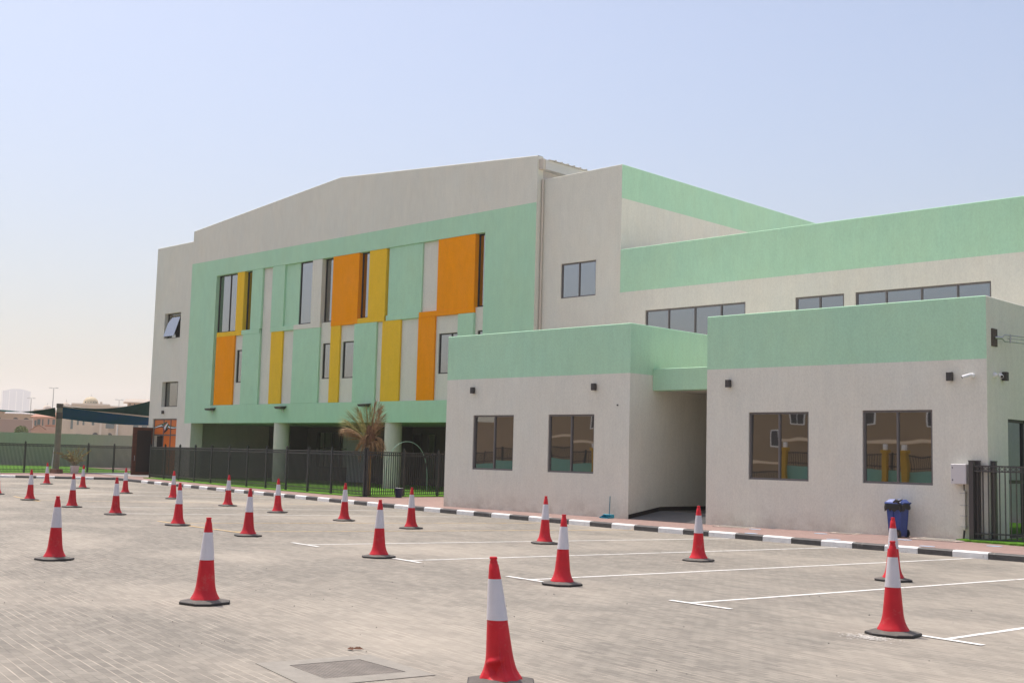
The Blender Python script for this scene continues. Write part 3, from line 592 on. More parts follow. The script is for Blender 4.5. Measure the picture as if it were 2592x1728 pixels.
# ------------------------------------------------------------------ fittings on the walls
def wall_lamp(loc, rotz, label, s=1.0):
    t = thing('wall_lamp', label, 'wall lamp', loc, rotz, 'box wall lamps on the school walls')
    b = MB(); b.bbox(-.065*s,.065*s,-.13*s,-.02,-.10*s,.10*s,.008); b.build('lamp_body', LAMPM, t, True)
    p = MB(); p.box(-.04*s,.04*s,-.02,0,-.06*s,.06*s); p.build('mount', BLACKPL, t, True)
    l = MB(); l.lathe([(.045*s,-.102*s),(.04*s,-.104*s)],0,-.075*s,12,cap=True); l.build('lens', WHITEPL, t, True)
LAMPM = mat('dark_bronze_metal', (.055,.048,.046), .5, .2)
wall_lamp((-27.38,26.2,3.85),0,'brown box lamp above the left window of the left pavilion'); wall_lamp((-22.31,26.2,3.845),0,'brown box lamp above the right window of the left pavilion')
wall_lamp((-17.69,26.2,3.825),0,'brown box lamp above the left window of the right pavilion'); wall_lamp((-11.72,26.2,3.835),0,'brown box lamp left of the camera on the right pavilion front')
wall_lamp((-10.9,27.04,3.87),R(90),'brown box lamp behind the camera on the right pavilion side'); wall_lamp((-64.27,36.0,3.9),0,'small dark lamp above the orange flag door')
wall_lamp((-18.72,27.55,3.66),R(-90)*0,'dark lamp under the mint lintel of the passage')
def cctv(loc, rotz, label):
    t = thing('cctv_camera', label, 'security camera', loc, rotz, 'cctv cameras at the pavilion corner')
    b = MB(); b.lathe([(.062,0),(.062,.03),(.05,.055),(.02,.07)],0,0,20,cap=True); bo = b.build('mount', WHITEPL, t, True); bo.rotation_euler = (R(90),0,0)
    a = MB(); a.tube([(0,-.06,0),(-.03,-.12,-.01)],.016,8); a.build('arm', WHITEPL, t, True)
    d = Vector((-.78,-.55,-.30)).normalized(); p0 = Vector((.03,-.11,.02)); 
    c = MB(); c.tube([p0, p0+d*.03, p0+d*.20, p0+d*.22],[.035,.042,.042,.038],14); c.build('camera_body', WHITEPL, t, True)
    l = MB(); l.tube([p0+d*.2205, p0+d*.226],.03,12); l.build('lens', BLACKPL, t, True)
cctv((-11.22,26.2,3.84),0,'white security camera on the right pavilion front, near its corner'); cctv((-10.9,26.6,3.87),R(90),'white security camera round the corner on the pavilion side wall')
t = MB(); t.tube([(-21.46,26.2,3.31),(-21.46,26.17,3.31)],.022,10); tag(t.build('wall_bolt', LAMPM), 'small dark round bolt high on the left pavilion wall', 'bolt')
def flood(x, z, label):
    t = thing('floodlight', label, 'floodlight', (x, 36.0, z), 0, 'floodlights along the mint beam')
    h = MB(); h.add([(-.32,-.36,.10),(.30,-.36,.10),(.34,-.02,.14),(-.36,-.02,.14),(-.24,-.34,.0),(.22,-.34,.0),(.24,-.06,-.03),(-.26,-.06,-.03)],[(0,1,2,3),(7,6,5,4),(0,4,5,1),(1,5,6,2),(2,6,7,3),(3,7,4,0)]); h.build('lamp_housing', LAMPM, t, True)
    l = MB(); l.quad((-.22,-.33,-.006),(-.24,-.07,-.034),(.22,-.07,-.034),(.2,-.33,-.006)); l.build('lens', STEEL, t, True)
    br = MB(); br.tube([(0,-.03,.02),(.02,-.02,-.12),(.06,0,-.2)],.02,6); br.build('bracket', WHITEPL, t, True)
flood(-58.86,3.96,'dark floodlight on the mint beam below the orange panel'); flood(-52.04,3.98,'dark floodlight on the mint beam above the left round column'); flood(-45.07,4.02,'dark floodlight on the mint beam behind the palm fronds')
t = thing('electrical_box', 'white electrical box on the wall beside the gate post, pipe below', 'electrical box', (-11.48,26.2,1.42))
b = MB(); b.bbox(-11.655,-11.30,25.98,26.198,1.42,1.865,.01); eb = b.build('cabinet', mat('cabinet_paint',(.64,.61,.60),.45), t)
lk = MB(); 
for z in (1.51,1.78): lk.tube([(-11.61,25.97,z),(-11.61,25.985,z)],.013,10)
lk.build('lock', BLACKPL, eb)
cp = MB(); cp.tube([(-11.41,26.12,1.42),(-11.41,26.12,1.28)],.014,8); cp.tube([(-11.41,26.12,.40),(-11.43,26.1,.17)],.024,8); cp.build('conduit', LAMPM, t)
cc = MB(); cc.bbox(-11.46,-11.385,26.10,26.198,.42,1.28,.006)
cc.build('pipe_cover', GREY, t)
cl = MB(); 
for z in (.48,.72,.95,1.22): cl.box(-11.50,-11.37,26.09,26.196,z-.006,z+.006)
cl.build('pipe_clip', STEEL, t)
t = thing('cable_anchor', 'rusty steel anchor plate with turnbuckle and taut wire on the pavilion side', 'cable anchor', (-10.9,26.6,4.72))
b = MB(); b.box(-10.898,-10.87,26.46,26.74,4.52,4.92); b.build('plate', mat('rusty_steel',(.10,.075,.06),.7,.3,var=.3,vscale=(12,12,12)), t)
b = MB(); b.tube([(-10.87,26.6,4.72),(-10.78,26.75,4.72)],.03,8)
dirn = Vector((.28,1,.0)).normalized(); p0 = Vector((-10.78,26.75,4.72))
for s in (-1,1): b.tube([p0, p0+dirn*.10+Vector((0,0,.075*s)), p0+dirn*.85+Vector((0,0,.075*s))],.013,6)
b.tube([p0+dirn*.3+Vector((0,0,-.1)), p0+dirn*.3+Vector((0,0,.1))],.02,6); b.build('turnbuckle', STEEL, t)
b = MB(); b.tube([p0+dirn*.2, p0+dirn*6+Vector((0,0,.12))],.010,6); b.build('wire', STEEL, t)
# floor-level things by the walls
t = thing('dustpan', 'turquoise long-handled dustpan leaning against the left pavilion', 'dustpan', (-21.5,25.9,.135))
b = MB(); b.add([(-21.68,25.72,.14),(-21.36,25.72,.14),(-21.34,25.98,.14),(-21.70,25.98,.14),(-21.68,25.72,.15),(-21.36,25.72,.15),(-21.34,25.98,.24),(-21.70,25.98,.24)],[(3,2,1,0),(2,3,7,6),(1,2,6,5),(3,0,4,7),(4,5,6,7)][:4]); b.quad((-21.70,25.98,.24),(-21.34,25.98,.24),(-21.36,25.86,.23),(-21.68,25.86,.23)); b.build('pan', TEAL, t)
b = MB(); b.tube([(-21.52,25.98,.2),(-21.545,26.03,.74)],.014,8); b.build('handle', mat('dustpan_handle',(.10,.22,.26),.4), t)

# wheelie bin: front faces left, wheels on the right, black liner hanging out under the lid
t = thing('wheelie_bin', 'blue wheelie bin with black liner against the right pavilion wall', 'wheelie bin', (-12.86,25.85,.16))
def bin_shell(z0, z1, s0, s1):
    xa0, xb0, ya0, yb0 = s0; xa1, xb1, ya1, yb1 = s1
    return [(xa0,ya0,z0),(xb0,ya0,z0),(xb0,yb0,z0),(xa0,yb0,z0),(xa1,ya1,z1),(xb1,ya1,z1),(xb1,yb1,z1),(xa1,yb1,z1)]
HEX = [(3,2,1,0),(4,5,6,7),(0,1,5,4),(1,2,6,5),(2,3,7,6),(3,0,4,7)]
b = MB(); b.add(bin_shell(.03,.74,(-.17,.20,-.185,.185),(-.235,.25,-.235,.235)),HEX); b.add(bin_shell(.70,.765,(-.25,.262,-.25,.25),(-.255,.27,-.255,.255)),HEX)
for s in (-1,1): b.box(-.02,.0,s*.232-.012,s*.232+.012,.10,.70)
b.box(.15,.27,-.20,.20,.66,.73); b.build('bin_body', BLUEPL, t, True)
b = MB(); b.add(bin_shell(.768,.80,(-.275,.27,-.265,.265),(-.27,.27,-.26,.26)),HEX); b.add(bin_shell(.80,.865,(-.26,.26,-.25,.25),(-.16,.20,-.17,.17)),HEX); b.build('lid', mat('blue_lid_plastic',(.10,.15,.42),.4,var=.1,vscale=(6,6,6)), t, True)
b = MB(); b.tube([(.25,-.2,.74),(.33,-.2,.79),(.33,.2,.79),(.25,.2,.74)],.016,8); b.build('handle', BLUEPL, t, True)
for s in (-1,1):
    b = MB(); b.tube([(.16,s*.215,.095),(.16,s*.27,.095)],.095,20,smooth=False); wo = b.build('wheel', BLACKPL, t, True)
    b = MB(); b.tube([(.16,s*.27,.095),(.16,s*.274,.095)],.05,14); b.build('hub', mat('wheel_hub',(.12,.07,.05),.6) if s == -1 else bpy.data.materials['wheel_hub'], wo, True)
b = MB(); rnd = random.Random(3); n = 40; ring = []
for i in range(n):
    q = 2*math.pi*i/n; cx, sy = math.cos(q), math.sin(q); f_ = 1/max(abs(cx)/.272, abs(sy)/.262); ring.append((cx*f_, sy*f_))
vs = [(x*1.0,y*1.0,.775) for x,y in ring] + [(x*1.05,y*1.05,.70+rnd.uniform(-.03,.02)) for x,y in ring] + [(x*1.01,y*1.01,.655+rnd.uniform(-.05,.02)-(.03 if y < 0 else 0)) for x,y in ring]
b.add(vs,[(k*n+i,k*n+(i+1)%n,(k+1)*n+(i+1)%n,(k+1)*n+i) for k in (0,1) for i in range(n)],0,True)
b.tube([(.02,-.262,.80),(.12,-.275,.845),(.22,-.28,.83),(.33,-.26,.875)],[.02,.035,.03,.008],6); b.tube([(.12,-.275,.84),(.2,-.30,.80),(.28,-.28,.76)],[.03,.025,.01],6)
b.build('bin_liner', BLACKPL, t, True)
t.rotation_euler.z = R(-4); t.scale = (.76,.78,1.0)

# ------------------------------------------------------------------ fences
def fence(label, pts, z0, mp, posts=True, h=1.8, pw=.075, gap=.105, ring=True, group=None, pk=.023, name='metal_fence'):
    t = thing(name, label, 'fence', (*pts[0], z0), 0, group)
    for p in pts:
        m = MB(); m.box(p[0]-pw/2,p[0]+pw/2,p[1]-pw/2,p[1]+pw/2,z0-.05,z0+h); m.box(p[0]-pw/2-.008,p[0]+pw/2+.008,p[1]-pw/2-.008,p[1]+pw/2+.008,z0+h,z0+h+.02)
        m.lathe([(pw*.3,h+z0+.02),(pw*.38,h+z0+.045),(pw*.2,h+z0+.07)],p[0],p[1],8,cap=True) if pw < .09 else None; m.build('post', mp, t)
    for (a,b),(c,d) in zip(pts, pts[1:]):
        m = MB(); L = math.hypot(c-a,d-b); tx,ty = (c-a)/L,(d-b)/L
        for z in (h-.10,h-.215,.20,.08): m.obar((a,b,z0+z),(c,d,z0+z),.032,.032)
        k = max(2,round(L/gap))
        for i in range(1,k):
            x,y = a+(c-a)*i/k, b+(d-b)*i/k; q = pk/2
            m.add([(x-q,y-q,z0+.07),(x+q,y-q,z0+.07),(x+q,y+q,z0+.07),(x-q,y+q,z0+.07),(x-q,y-q,z0+h-.1),(x+q,y-q,z0+h-.1),(x+q,y+q,z0+h-.1),(x-q,y+q,z0+h-.1)],[(0,1,5,4),(1,2,6,5),(2,3,7,6),(3,0,4,7)])
        if ring:
            for i in range(k):
                f = (i+.5)/k; cx,cy = a+(c-a)*f,b+(d-b)*f; cz = z0+h-.158; rr = .041; N_ = 10
                pr_ = []
                for q in range(N_):
                    an = 2*math.pi*q/N_
                    for r_ in (rr,rr-.012): pr_.append((cx+tx*r_*math.cos(an),cy+ty*r_*math.cos(an),cz+r_*math.sin(an)))
                m.add(pr_,[(2*q,2*((q+1)%N_),2*((q+1)%N_)+1,2*q+1) for q in range(N_)])
        m.build('panel', mp, t)
    return t
fence('long black metal fence of close bars in front of the undercroft lawn', FRONT, .13, BLACKPAINT)
fence('short black metal fence running back from the palm to the left pavilion', [(-35.5,28.47),(-35.5,30.29),(-35.5,32.09),(-35.5,34.0),(-35.5,35.9)], .13, BLACKPAINT)
fence('black metal fence below the shade sails at far left', [(-66.1,22.0),(-67.3,24.9)] + BACK, .13, BLACKPAINT)
fence('bronze metal fence beside the electrical box at right edge', [(-11.17,25.97),(-9.25,26.98),(-7.3,28.0)], .15, BROWNPAINT, h=1.78, pw=.1, gap=.115, pk=.022)
fence('short bronze fence folded along the right pavilion side', [(-11.1,26.12),(-10.83,26.36)], .15, BROWNPAINT, h=1.78, pw=.095, gap=.13, pk=.02)
# grey-green boundary wall at far left
WALLG = plaster('greygreen_render', (.33,.345,.27))
m = MB(); m.prism([(-104,22),(-86.5,50.8),(-86.3,50.7),(-103.8,21.9)][::-1], 0, 2.72)
for i in range(8): x = -104+17.5*i/8; yv = 22+28.8*i/8; m.box(x-.16,x+.16,yv-.16,yv+.16,0,2.75)
tag(m.build('boundary_wall', WALLG), 'plain grey-green boundary wall behind the far left fence', 'wall')

# ------------------------------------------------------------------ shade sails and post
SAILG = mat('dark_green_sail', (.022,.065,.062), 1, 0, 0, var=.2, vscale=(2,2,2)); SAILB = mat('blue_sail', (.010,.062,.24), 1, 0, 0, col2=(.012,.08,.14), vscale=(.22,.22,.22))
POSTM = mat('olive_steel_paint', (.20,.19,.13), .6, var=.15, vscale=(2,2,2))
pp = Vector((-69.62,32.09,.13))
t = thing('sail_post', 'leaning olive steel post holding the shade sails', 'post', pp)
b = MB(); b.tube([pp, pp+Vector((.0,.0,4.12))],[.19,.165],20); b.build('pole', POSTM, t)
b = MB(); b.tube([pp+Vector((0,0,3.25)),pp+Vector((0,0,3.62))],.185,16); b.tube([pp+Vector((0,0,3.9)),pp+Vector((0,0,4.16))],.20,16); b.build('collar', mat('post_collar',(.07,.065,.05),.6), t)
b = MB(); b.box(pp.x+.05,pp.x+.95,pp.y-.4,pp.y+.0,.13,.38); b.build('footing', mat('brick_footing',(.25,.12,.08),.9,var=.3,vscale=(9,9,9)), t)
b = MB(); b.tube([pp+Vector((-.28,-.15,0)),pp+Vector((-.25,-.1,1.2)),pp+Vector((-.12,.0,2.4))],.03,6); b.build('drain_pipe', WHITEPL, t)
ptop = pp + Vector((0,0,4.05))
def sailsurf(name, label, A, B, C, D, mt, sag, ab=0, cd=0, group='shade sails on the olive post'):
    """four-cornered cloth A-B-C-D; the edges A-B and D-C hang in curves"""
    m = MB(); n = 16; P = []
    for i in range(n+1):
        for j in range(n+1):
            u, v = i/n, j/n
            p = (A*(1-u)+B*u)*(1-v) + (D*(1-u)+C*u)*v
            p = p + Vector((0,0,-sag*16*u*(1-u)*v*(1-v) - 4*u*(1-u)*(ab*(1-v)+cd*v))); P.append(p)
    m.add(P,[(i*(n+1)+j,(i+1)*(n+1)+j,(i+1)*(n+1)+j+1,i*(n+1)+j+1) for i in range(n) for j in range(n)],0,True)
    m.add([p+Vector((0,0,.01)) for p in P],[(i*(n+1)+j,i*(n+1)+j+1,(i+1)*(n+1)+j+1,(i+1)*(n+1)+j) for i in range(n) for j in range(n)],0,True)
    return tag(m.build(name, mt), label, 'shade sail', group)
def polar(az, D, te): a = R(az); return Vector((math.sin(a)*D, math.cos(a)*D, 1.75+D*te))
bA, bB = ptop + Vector((.15,.1,-.03)), polar(-61.25, 80.5, .0251)
sailsurf('shade_sail','dark green shade sail above the sloping pole, hung to the school wing', bA+Vector((0,0,.0)), bB, polar(-61.25,79.0,.0386), polar(-65.25,76.6,.0322), SAILG, .1, 0, .38)
sailsurf('shade_sail','blue shade sail below the sloping pole, hung to the school wing', bA+Vector((0,0,-.02)), bB+Vector((0,0,-.03)), polar(-61.2,84.0,.0184), polar(-65.35,78.5,.0220), SAILB, .2, 0, .12)
sailsurf('shade_sail','narrow dark green shade sail reaching left from the olive post', polar(-65.45,76.6,.0298), polar(-69.2,72.0,.0290), polar(-69.2,72.6,.0262), polar(-65.4,77.4,.0222), SAILG, .0, .30, -.15)
t = MB(); t.tube([bA, bA*.5+bB*.5+Vector((0,0,-.04)), bB],.055,8); tag(t.build('sail_pole', mat('pale_pole',(.55,.50,.44),.6)), 'pale sloping pole between the two right shade sails', 'pole')

# ------------------------------------------------------------------ plants
def leafmat(name, a, b): return mat(name, a, .7, 0, .3, col2=b, vscale=(9,9,9))
DRY = leafmat('dry_leaflets', (.50,.34,.18), (.21,.11,.055)); OLIVE = leafmat('olive_leaflets', (.50,.45,.18), (.22,.21,.07)); BARK = mat('palm_fibre', (.17,.085,.04), .95, var=.4, vscale=(9,9,4), bump=1, bscale=40); TRUNKY = mat('yellow_palm_trunk', (.26,.165,.06), .9, var=.35, vscale=(9,9,3), bump=.8, bscale=30)
PB = Vector((-35.93,28.94,.13))
t = thing('palm_tree', 'small half-dead date palm with dry fronds just behind the fence corner', 'palm tree', PB)
b = MB(); pts = []; rs = []
for i in range(14):
    f = i/13; pts.append(PB+Vector((-.10*f+.01*math.sin(i*2),.06*f,2.2*f))); rs.append((.085-.015*f)*(1+.16*math.sin(i*2.3)) if f < .75 else .10+.10*(f-.75)*3)
b.tube(pts, rs, 12); b.build('trunk', TRUNKY, t)
CR = PB + Vector((-.10,.06,2.0))
rnd = random.Random(11)
CAMR = Vector((.713,.701,0))         # roughly across the line of sight, so fronds fan out both ways
CAMF = Vector((-.70,.713,0))
def frond(mb, base, d0, length, droop, lw, nleaf, lleaf, seed, spread=1.0, f0=.2, sweep=None):
    rr = random.Random(seed); pts = []; p = base.copy(); d = d0.normalized(); n = 14
    for i in range(n+1):
        pts.append(p.copy()); p = p + d*length/n; d = (d + Vector((0,0,-droop/n))).normalized()
    mb.tube(pts,[.020*(1-.8*i/n)+.003 for i in range(n+1)],5)
    for k in range(nleaf):
        f = f0 + (1-f0)*k/nleaf; i = min(n-1,int(f*n)); q = pts[i].lerp(pts[i+1], f*n-i); tg = (pts[i+1]-pts[i]).normalized()
        for s in (-1,1):
            side = (CAMR*s + CAMF*rr.uniform(-.7,.7)); side = (side - tg*side.dot(tg)).normalized()
            dr = (tg*rr.uniform(.6,1.3) + side*rr.uniform(.4,.9)*spread + Vector((0,0,rr.uniform(-.25,.1))))
            if sweep is not None: dr += sweep*rr.uniform(.5,1.1)
            dr.normalize()
            ll = lleaf*(.6+.4*math.sin(math.pi*min(1,f)))*rr.uniform(.7,1.2); wv = tg.cross(dr).normalized()*lw
            if wv.length < 1e-6: wv = CAMR*lw
            e_ = q + dr*ll + Vector((0,0,-.14*ll*rr.random())); mid = q + dr*ll*.45
            mb.add([q, mid+wv, e_, mid-wv],[(0,1,2,3)])
DRYM, OLM = MB(), MB()
up_ = Vector((0,0,1))
spec = [ # sideways, away, up, length, droop, dry?, leaflet length, sweep sideways, sweep up
 (-.50,.1,1.0,1.30,.30,0,.85,-1.1,.25),(-.65,-.15,1.0,1.20,.5,0,.80,-1.2,.0),(-.35,.2,1.0,1.50,.1,0,.70,-.9,.6),(-.7,.25,.8,1.05,.6,1,.75,-1.2,-.15),(-.55,-.3,.9,1.1,.9,1,.70,-1.1,-.4),
 (-.14,.1,1.0,1.35,.0,0,.60,-.5,.8),(.02,-.15,1.0,1.35,.0,0,.6,.0,.9),(-.25,-.25,1.0,1.2,.2,0,.6,-.6,.4),
 (.16,.1,1.0,1.60,.0,1,.50,.75,.45),(.24,-.1,1.0,1.55,.1,1,.50,.9,.25),(.34,.15,1.0,1.30,.2,1,.46,.9,.0),(.12,-.2,1.0,1.75,.0,1,.40,.2,.9),(.20,.2,1.0,1.50,.05,0,.46,.6,.5)]
for i,(la,fo,uz,ln_,drp,dr,ll,sx_,sz_) in enumerate(spec):
    frond(DRYM if dr else OLM, CR+Vector((0,0,-.1)), CAMR*la + CAMF*fo + up_*uz, ln_, drp, .012, 44, ll, 100+i, .5, .25, CAMR*sx_ + up_*sz_)
for i in range(16):          # dead fronds hanging close round the stem
    a = 6.283*i/16; rr_ = random.Random(300+i); d = Vector((math.cos(a)*.75,math.sin(a)*.75,rr_.uniform(.5,1.2)))
    frond(DRYM, CR+Vector((0,0,rr_.uniform(-.15,.25))), d, rr_.uniform(.75,1.05), rr_.uniform(3.2,4.6), .010, 26, .26, 320+i, .5, .15)
DRYM.build('dry_fronds', DRY, t); OLM.build('green_fronds', OLIVE, t)
b = MB(); rnd = random.Random(4)
for i in range(420):
    a = rnd.uniform(0,6.283); z = rnd.uniform(-.35,.75); r_ = rnd.uniform(.06,.17+.12*max(0,.55-abs(z-.3)))
    p = CR+Vector((r_*math.cos(a),r_*math.sin(a),z)); q = p+Vector((math.cos(a)*.06,math.sin(a)*.06,-rnd.uniform(.12,.3))); wv = Vector((-math.sin(a),math.cos(a),0))*.015
    b.quad(p-wv,p+wv,q+wv*.4,q-wv*.4)
b.build('fibre', BARK, t)
t = MB(); t.tube([Vector((-36.2, 31.05+1.1*math.cos(math.pi*(1-i/24)), .35+ (1.93*math.sin(math.pi*i/24)**.62 if 0<i<24 else 0))) for i in range(25)],.011,6)
tag(t.build('hoop', mat('pale_green_hose',(.25,.42,.33),.4)), 'thin pale green hose arch standing behind the short fence', 'hoop')
t = thing('bucket', 'dark blue bucket on the pavement beside the palm', 'bucket', (-34.75,29.45,.13))
b = MB(); b.lathe([(.12,0),(.165,.33),(.172,.335),(.168,.35),(.15,.33),(.11,.02)],0,0,20); b.build('bucket_body', NAVY, t, True)
b = MB(); b.tube([(.168*math.cos(q*.2618),.168*math.sin(q*.2618),.355) for q in range(25)],.007,6); b.tube([(-.165,0,.34),(-.1,-.16,.37),(.05,-.19,.38),(.165,0,.34)],.005,5); b.build('rim', STEEL, t, True)
# potted shrub by the far fence
pt = Vector((-67.95,32.45,.13))
t = thing('potted_plant', 'straggly shrub in a square white pot by the far fence', 'potted plant', pt)
b = MB(); b.add([(-.15,-.15,0),(.15,-.15,0),(.15,.15,0),(-.15,.15,0),(-.2,-.2,.48),(.2,-.2,.48),(.2,.2,.48),(-.2,.2,.48),(-.17,-.17,.48),(.17,-.17,.48),(.17,.17,.48),(-.17,.17,.48),(-.17,-.17,.43),(.17,-.17,.43),(.17,.17,.43),(-.17,.17,.43)],[(3,2,1,0),(0,1,5,4),(1,2,6,5),(2,3,7,6),(3,0,4,7),(4,5,9,8),(5,6,10,9),(6,7,11,10),(7,4,8,11),(8,9,13,12),(9,10,14,13),(10,11,15,14),(11,8,12,15),(12,13,14,15)])
b.build('pot', mat('pot_paint',(.62,.54,.50),.7,var=.12,vscale=(4,4,4)), t, True)
st, lf = MB(), MB(); rnd = random.Random(21)
for i in range(15):
    la = rnd.uniform(-1.35,1.1); d = CAMR*la + CAMF*rnd.uniform(-.5,.5) + Vector((0,0,rnd.uniform(.55,1.3))); d.normalize(); p = Vector((rnd.uniform(-.1,.1),rnd.uniform(-.1,.1),.5)); L_ = rnd.uniform(.8,1.45); pts = []
    for k in range(9): pts.append(p.copy()); p = p + d*L_/8; d = (d+Vector((rnd.uniform(-.15,.15),rnd.uniform(-.15,.15),-.06))).normalized()
    st.tube(pts,[.014-.0013*k for k in range(9)],5)
    for k in range(80):
        f = rnd.uniform(.25,1)*8; a = int(min(7,f)); q = pts[a].lerp(pts[a+1],f-a); dv = Vector((rnd.uniform(-1,1),rnd.uniform(-1,1),rnd.uniform(-.4,.9))).normalized(); wv = dv.cross(Vector((rnd.random(),rnd.random(),rnd.random()))).normalized()*.017
        e_ = q+dv*rnd.uniform(.07,.15); lf.add([q,q.lerp(e_,.5)+wv,e_,q.lerp(e_,.5)-wv],[(0,1,2,3)],1 if rnd.random()<.3 else 0)
st.build('stem', mat('shrub_stem',(.20,.16,.10),.9), t, True); lf.build('foliage', [leafmat('shrub_leaves',(.30,.28,.09),(.20,.22,.06)), leafmat('reddish_leaves',(.38,.17,.09),(.28,.12,.05))], t, True)

# ------------------------------------------------------------------ traffic cones
def worn(m, c_dirt, thr):
    nt = m.node_tree; N, L = nt.nodes, nt.links; b = N['Principled BSDF']
    src = b.inputs['Base Color'].links[0].from_socket
    oi = N.new('ShaderNodeObjectInfo'); tc = N.new('ShaderNodeTexCoord'); add = N.new('ShaderNodeVectorMath'); add.operation = 'ADD'
    sc3 = N.new('ShaderNodeVectorMath'); sc3.operation = 'SCALE'; sc3.inputs[0].default_value = (37,19,53); L.new(oi.outputs['Random'], sc3.inputs['Scale'])
    L.new(tc.outputs['Object'], add.inputs[0]); L.new(sc3.outputs[0], add.inputs[1])
    n1 = N.new('ShaderNodeTexNoise'); n1.inputs['Scale'].default_value = 7; n1.inputs['Detail'].default_value = 7; n1.inputs['Roughness'].default_value = .75; L.new(add.outputs[0], n1.inputs['Vector'])
    mr = N.new('ShaderNodeMapRange'); mr.inputs[1].default_value = thr; mr.inputs[2].default_value = thr+.16; mr.inputs[4].default_value = .55; L.new(n1.outputs['Fac'], mr.inputs[0])
    mx = N.new('ShaderNodeMix'); mx.data_type = 'RGBA'; L.new(mr.outputs[0], mx.inputs['Factor']); L.new(src, mx.inputs['A']); mx.inputs['B'].default_value = (*c_dirt,1)
    hs = N.new('ShaderNodeHueSaturation'); vr = N.new('ShaderNodeMapRange'); vr.inputs[3].default_value = .86; vr.inputs[4].default_value = 1.1; L.new(oi.outputs['Random'], vr.inputs[0]); L.new(vr.outputs[0], hs.inputs['Value']); L.new(mx.outputs['Result'], hs.inputs['Color'])
    L.new(hs.outputs[0], b.inputs['Base Color'])
worn(REDPL, (.50,.16,.13), .57); worn(SLEEVE, (.40,.35,.32), .60)
def cone_radius(z):
    P = [(.050,.168),(.062,.164),(.085,.150),(.115,.134),(.15,.122),(.19,.113),(.235,.1065),(.497,.082),(.804,.051),(.915,.0365),(.922,.031),(.940,.030),(.945,.027),(.955,.0265),(.960,.031),(.968,.031),(.974,.026)]
    for (a,b),(c,d) in zip(P,P[1:]):
        if a <= z <= c: return b+(d-b)*(z-a)/(c-a)
    return P[-1][1] if z > .9 else P[0][1]
ZL = [.050,.056,.062,.072,.085,.10,.115,.13,.15,.17,.19,.212,.235]
def cone_parts(root, dent=None):
    n = 48 if dent is None else 128; b = MB()
    low = (ZL if dent is None else [.05+.006*i for i in range(32)]) + [.27,.29,.31,.335,.36,.39,.42,.495]
    def ring(zs, mb, off=0.0, cap=False):
        vs = []
        for z in zs:
            for k in range(n):
                a = 2*math.pi*k/n; r_ = cone_radius(z)+off; p = Vector((r_*math.cos(a), r_*math.sin(a), z))
                if dent: p = dent(p, a)
                vs.append(p)
        mb.add(vs,[(i*n+k,i*n+(k+1)%n,(i+1)*n+(k+1)%n,(i+1)*n+k) for i in range(len(zs)-1) for k in range(n)],0,True)
        if cap: mb.add(vs[-n:],[tuple(range(n))],0)
    ring(low+[.55,.7,.80],b,-.002); ring([.80,.806,.86,.915,.922,.931,.940,.945,.950,.955,.960,.968,.974],b,0,True); b.build('cone_body', REDPL, root, True)
    s = MB(); ring([.494,.497,.58,.66,.74,.804,.806],s,.0015); s.build('reflective_sleeve', SLEEVE, root, True)
    q = MB(); R0 = .292; oc = []
    for k in range(4):
        a = math.pi/2*k
        for dd in (-.30,.30): oc.append((R0*math.cos(a+dd), R0*math.sin(a+dd)))
    m8 = len(oc); lay = [(1.0,.003),(1.0,.024),(.97,.030),(.70,.046),(.55,.055)]
    vs = [(x*f,y*f,z) for f,z in lay for x,y in oc]
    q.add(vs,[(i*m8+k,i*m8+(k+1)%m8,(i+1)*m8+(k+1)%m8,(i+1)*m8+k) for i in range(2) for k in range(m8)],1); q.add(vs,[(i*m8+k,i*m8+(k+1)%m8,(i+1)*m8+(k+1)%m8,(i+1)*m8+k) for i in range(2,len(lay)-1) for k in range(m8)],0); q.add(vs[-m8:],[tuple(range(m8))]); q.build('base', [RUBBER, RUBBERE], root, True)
CG = 'traffic cones set out across the parking lot'
C0 = [(-12.13,7.44,55,'large red and white cone standing alone at left centre, second nearest the camera'),
 (-18.0,8.36,48,'larger red and white cone at left, below the far cones by the potted plant'),
 (-42.34,17.42,20,'cone cut off by the left edge of the picture'),
 (-37.8,16.62,35,'small cone on an orange line end, second from the left picture edge'),
 (-53.27,24.16,10,'far small cone in front of the leaning sail post'),
 (-33.17,15.83,62,'small cone straight below the potted plant'),
 (-48.01,23.33,80,'far small cone just right of the potted plant'),
 (-29.27,15.16,30,'cone at the outer end of a white line, left of the orange line cones'),
 (-42.7,22.47,70,'far cone in front of the open brown door'),
 (-37.91,21.77,15,'far cone half hidden behind a nearer cone, below the orange flag door'),
 (-24.73,14.36,50,'cone on the left tip of the orange T lines'),
 (-32.82,20.78,40,'cone near the kerb in front of the left part of the long fence'),
 (-21.15,13.91,25,'cone on the right orange T line, in front of the fence'),
 (-28.9,19.96,75,'cone in front of the left round column'),
 (-24.93,19.3,33,'cone in front of the fence just left of the palm'),
 (-21.72,18.83,44,'cone in front of the dark blue bucket'),
 (-15.9,13.08,58,'cone on a white T line straight in front of the palm'),
 (-16.81,18.22,12,'cone near the kerb below the left pavilion windows, behind a larger cone'),
 (-11.22,12.54,47,'larger cone on a white T line below the right window of the left pavilion'),
 (-12.6,17.72,65,'cone in front of the ramp passage'),
 (-5.99,11.93,52,'cone with spilled white dust at its base, front of the pair below the blue bin'),
 (-8.79,17.52,28,'cone half hidden behind another, right below the blue bin')]
x, y, r_, l_ = C0[0]
proto = thing('traffic_cone', l_, 'traffic cone', (x,y,.002), R(r_), CG); cone_parts(proto)
kids = list(proto.children)
rnd = random.Random(9)
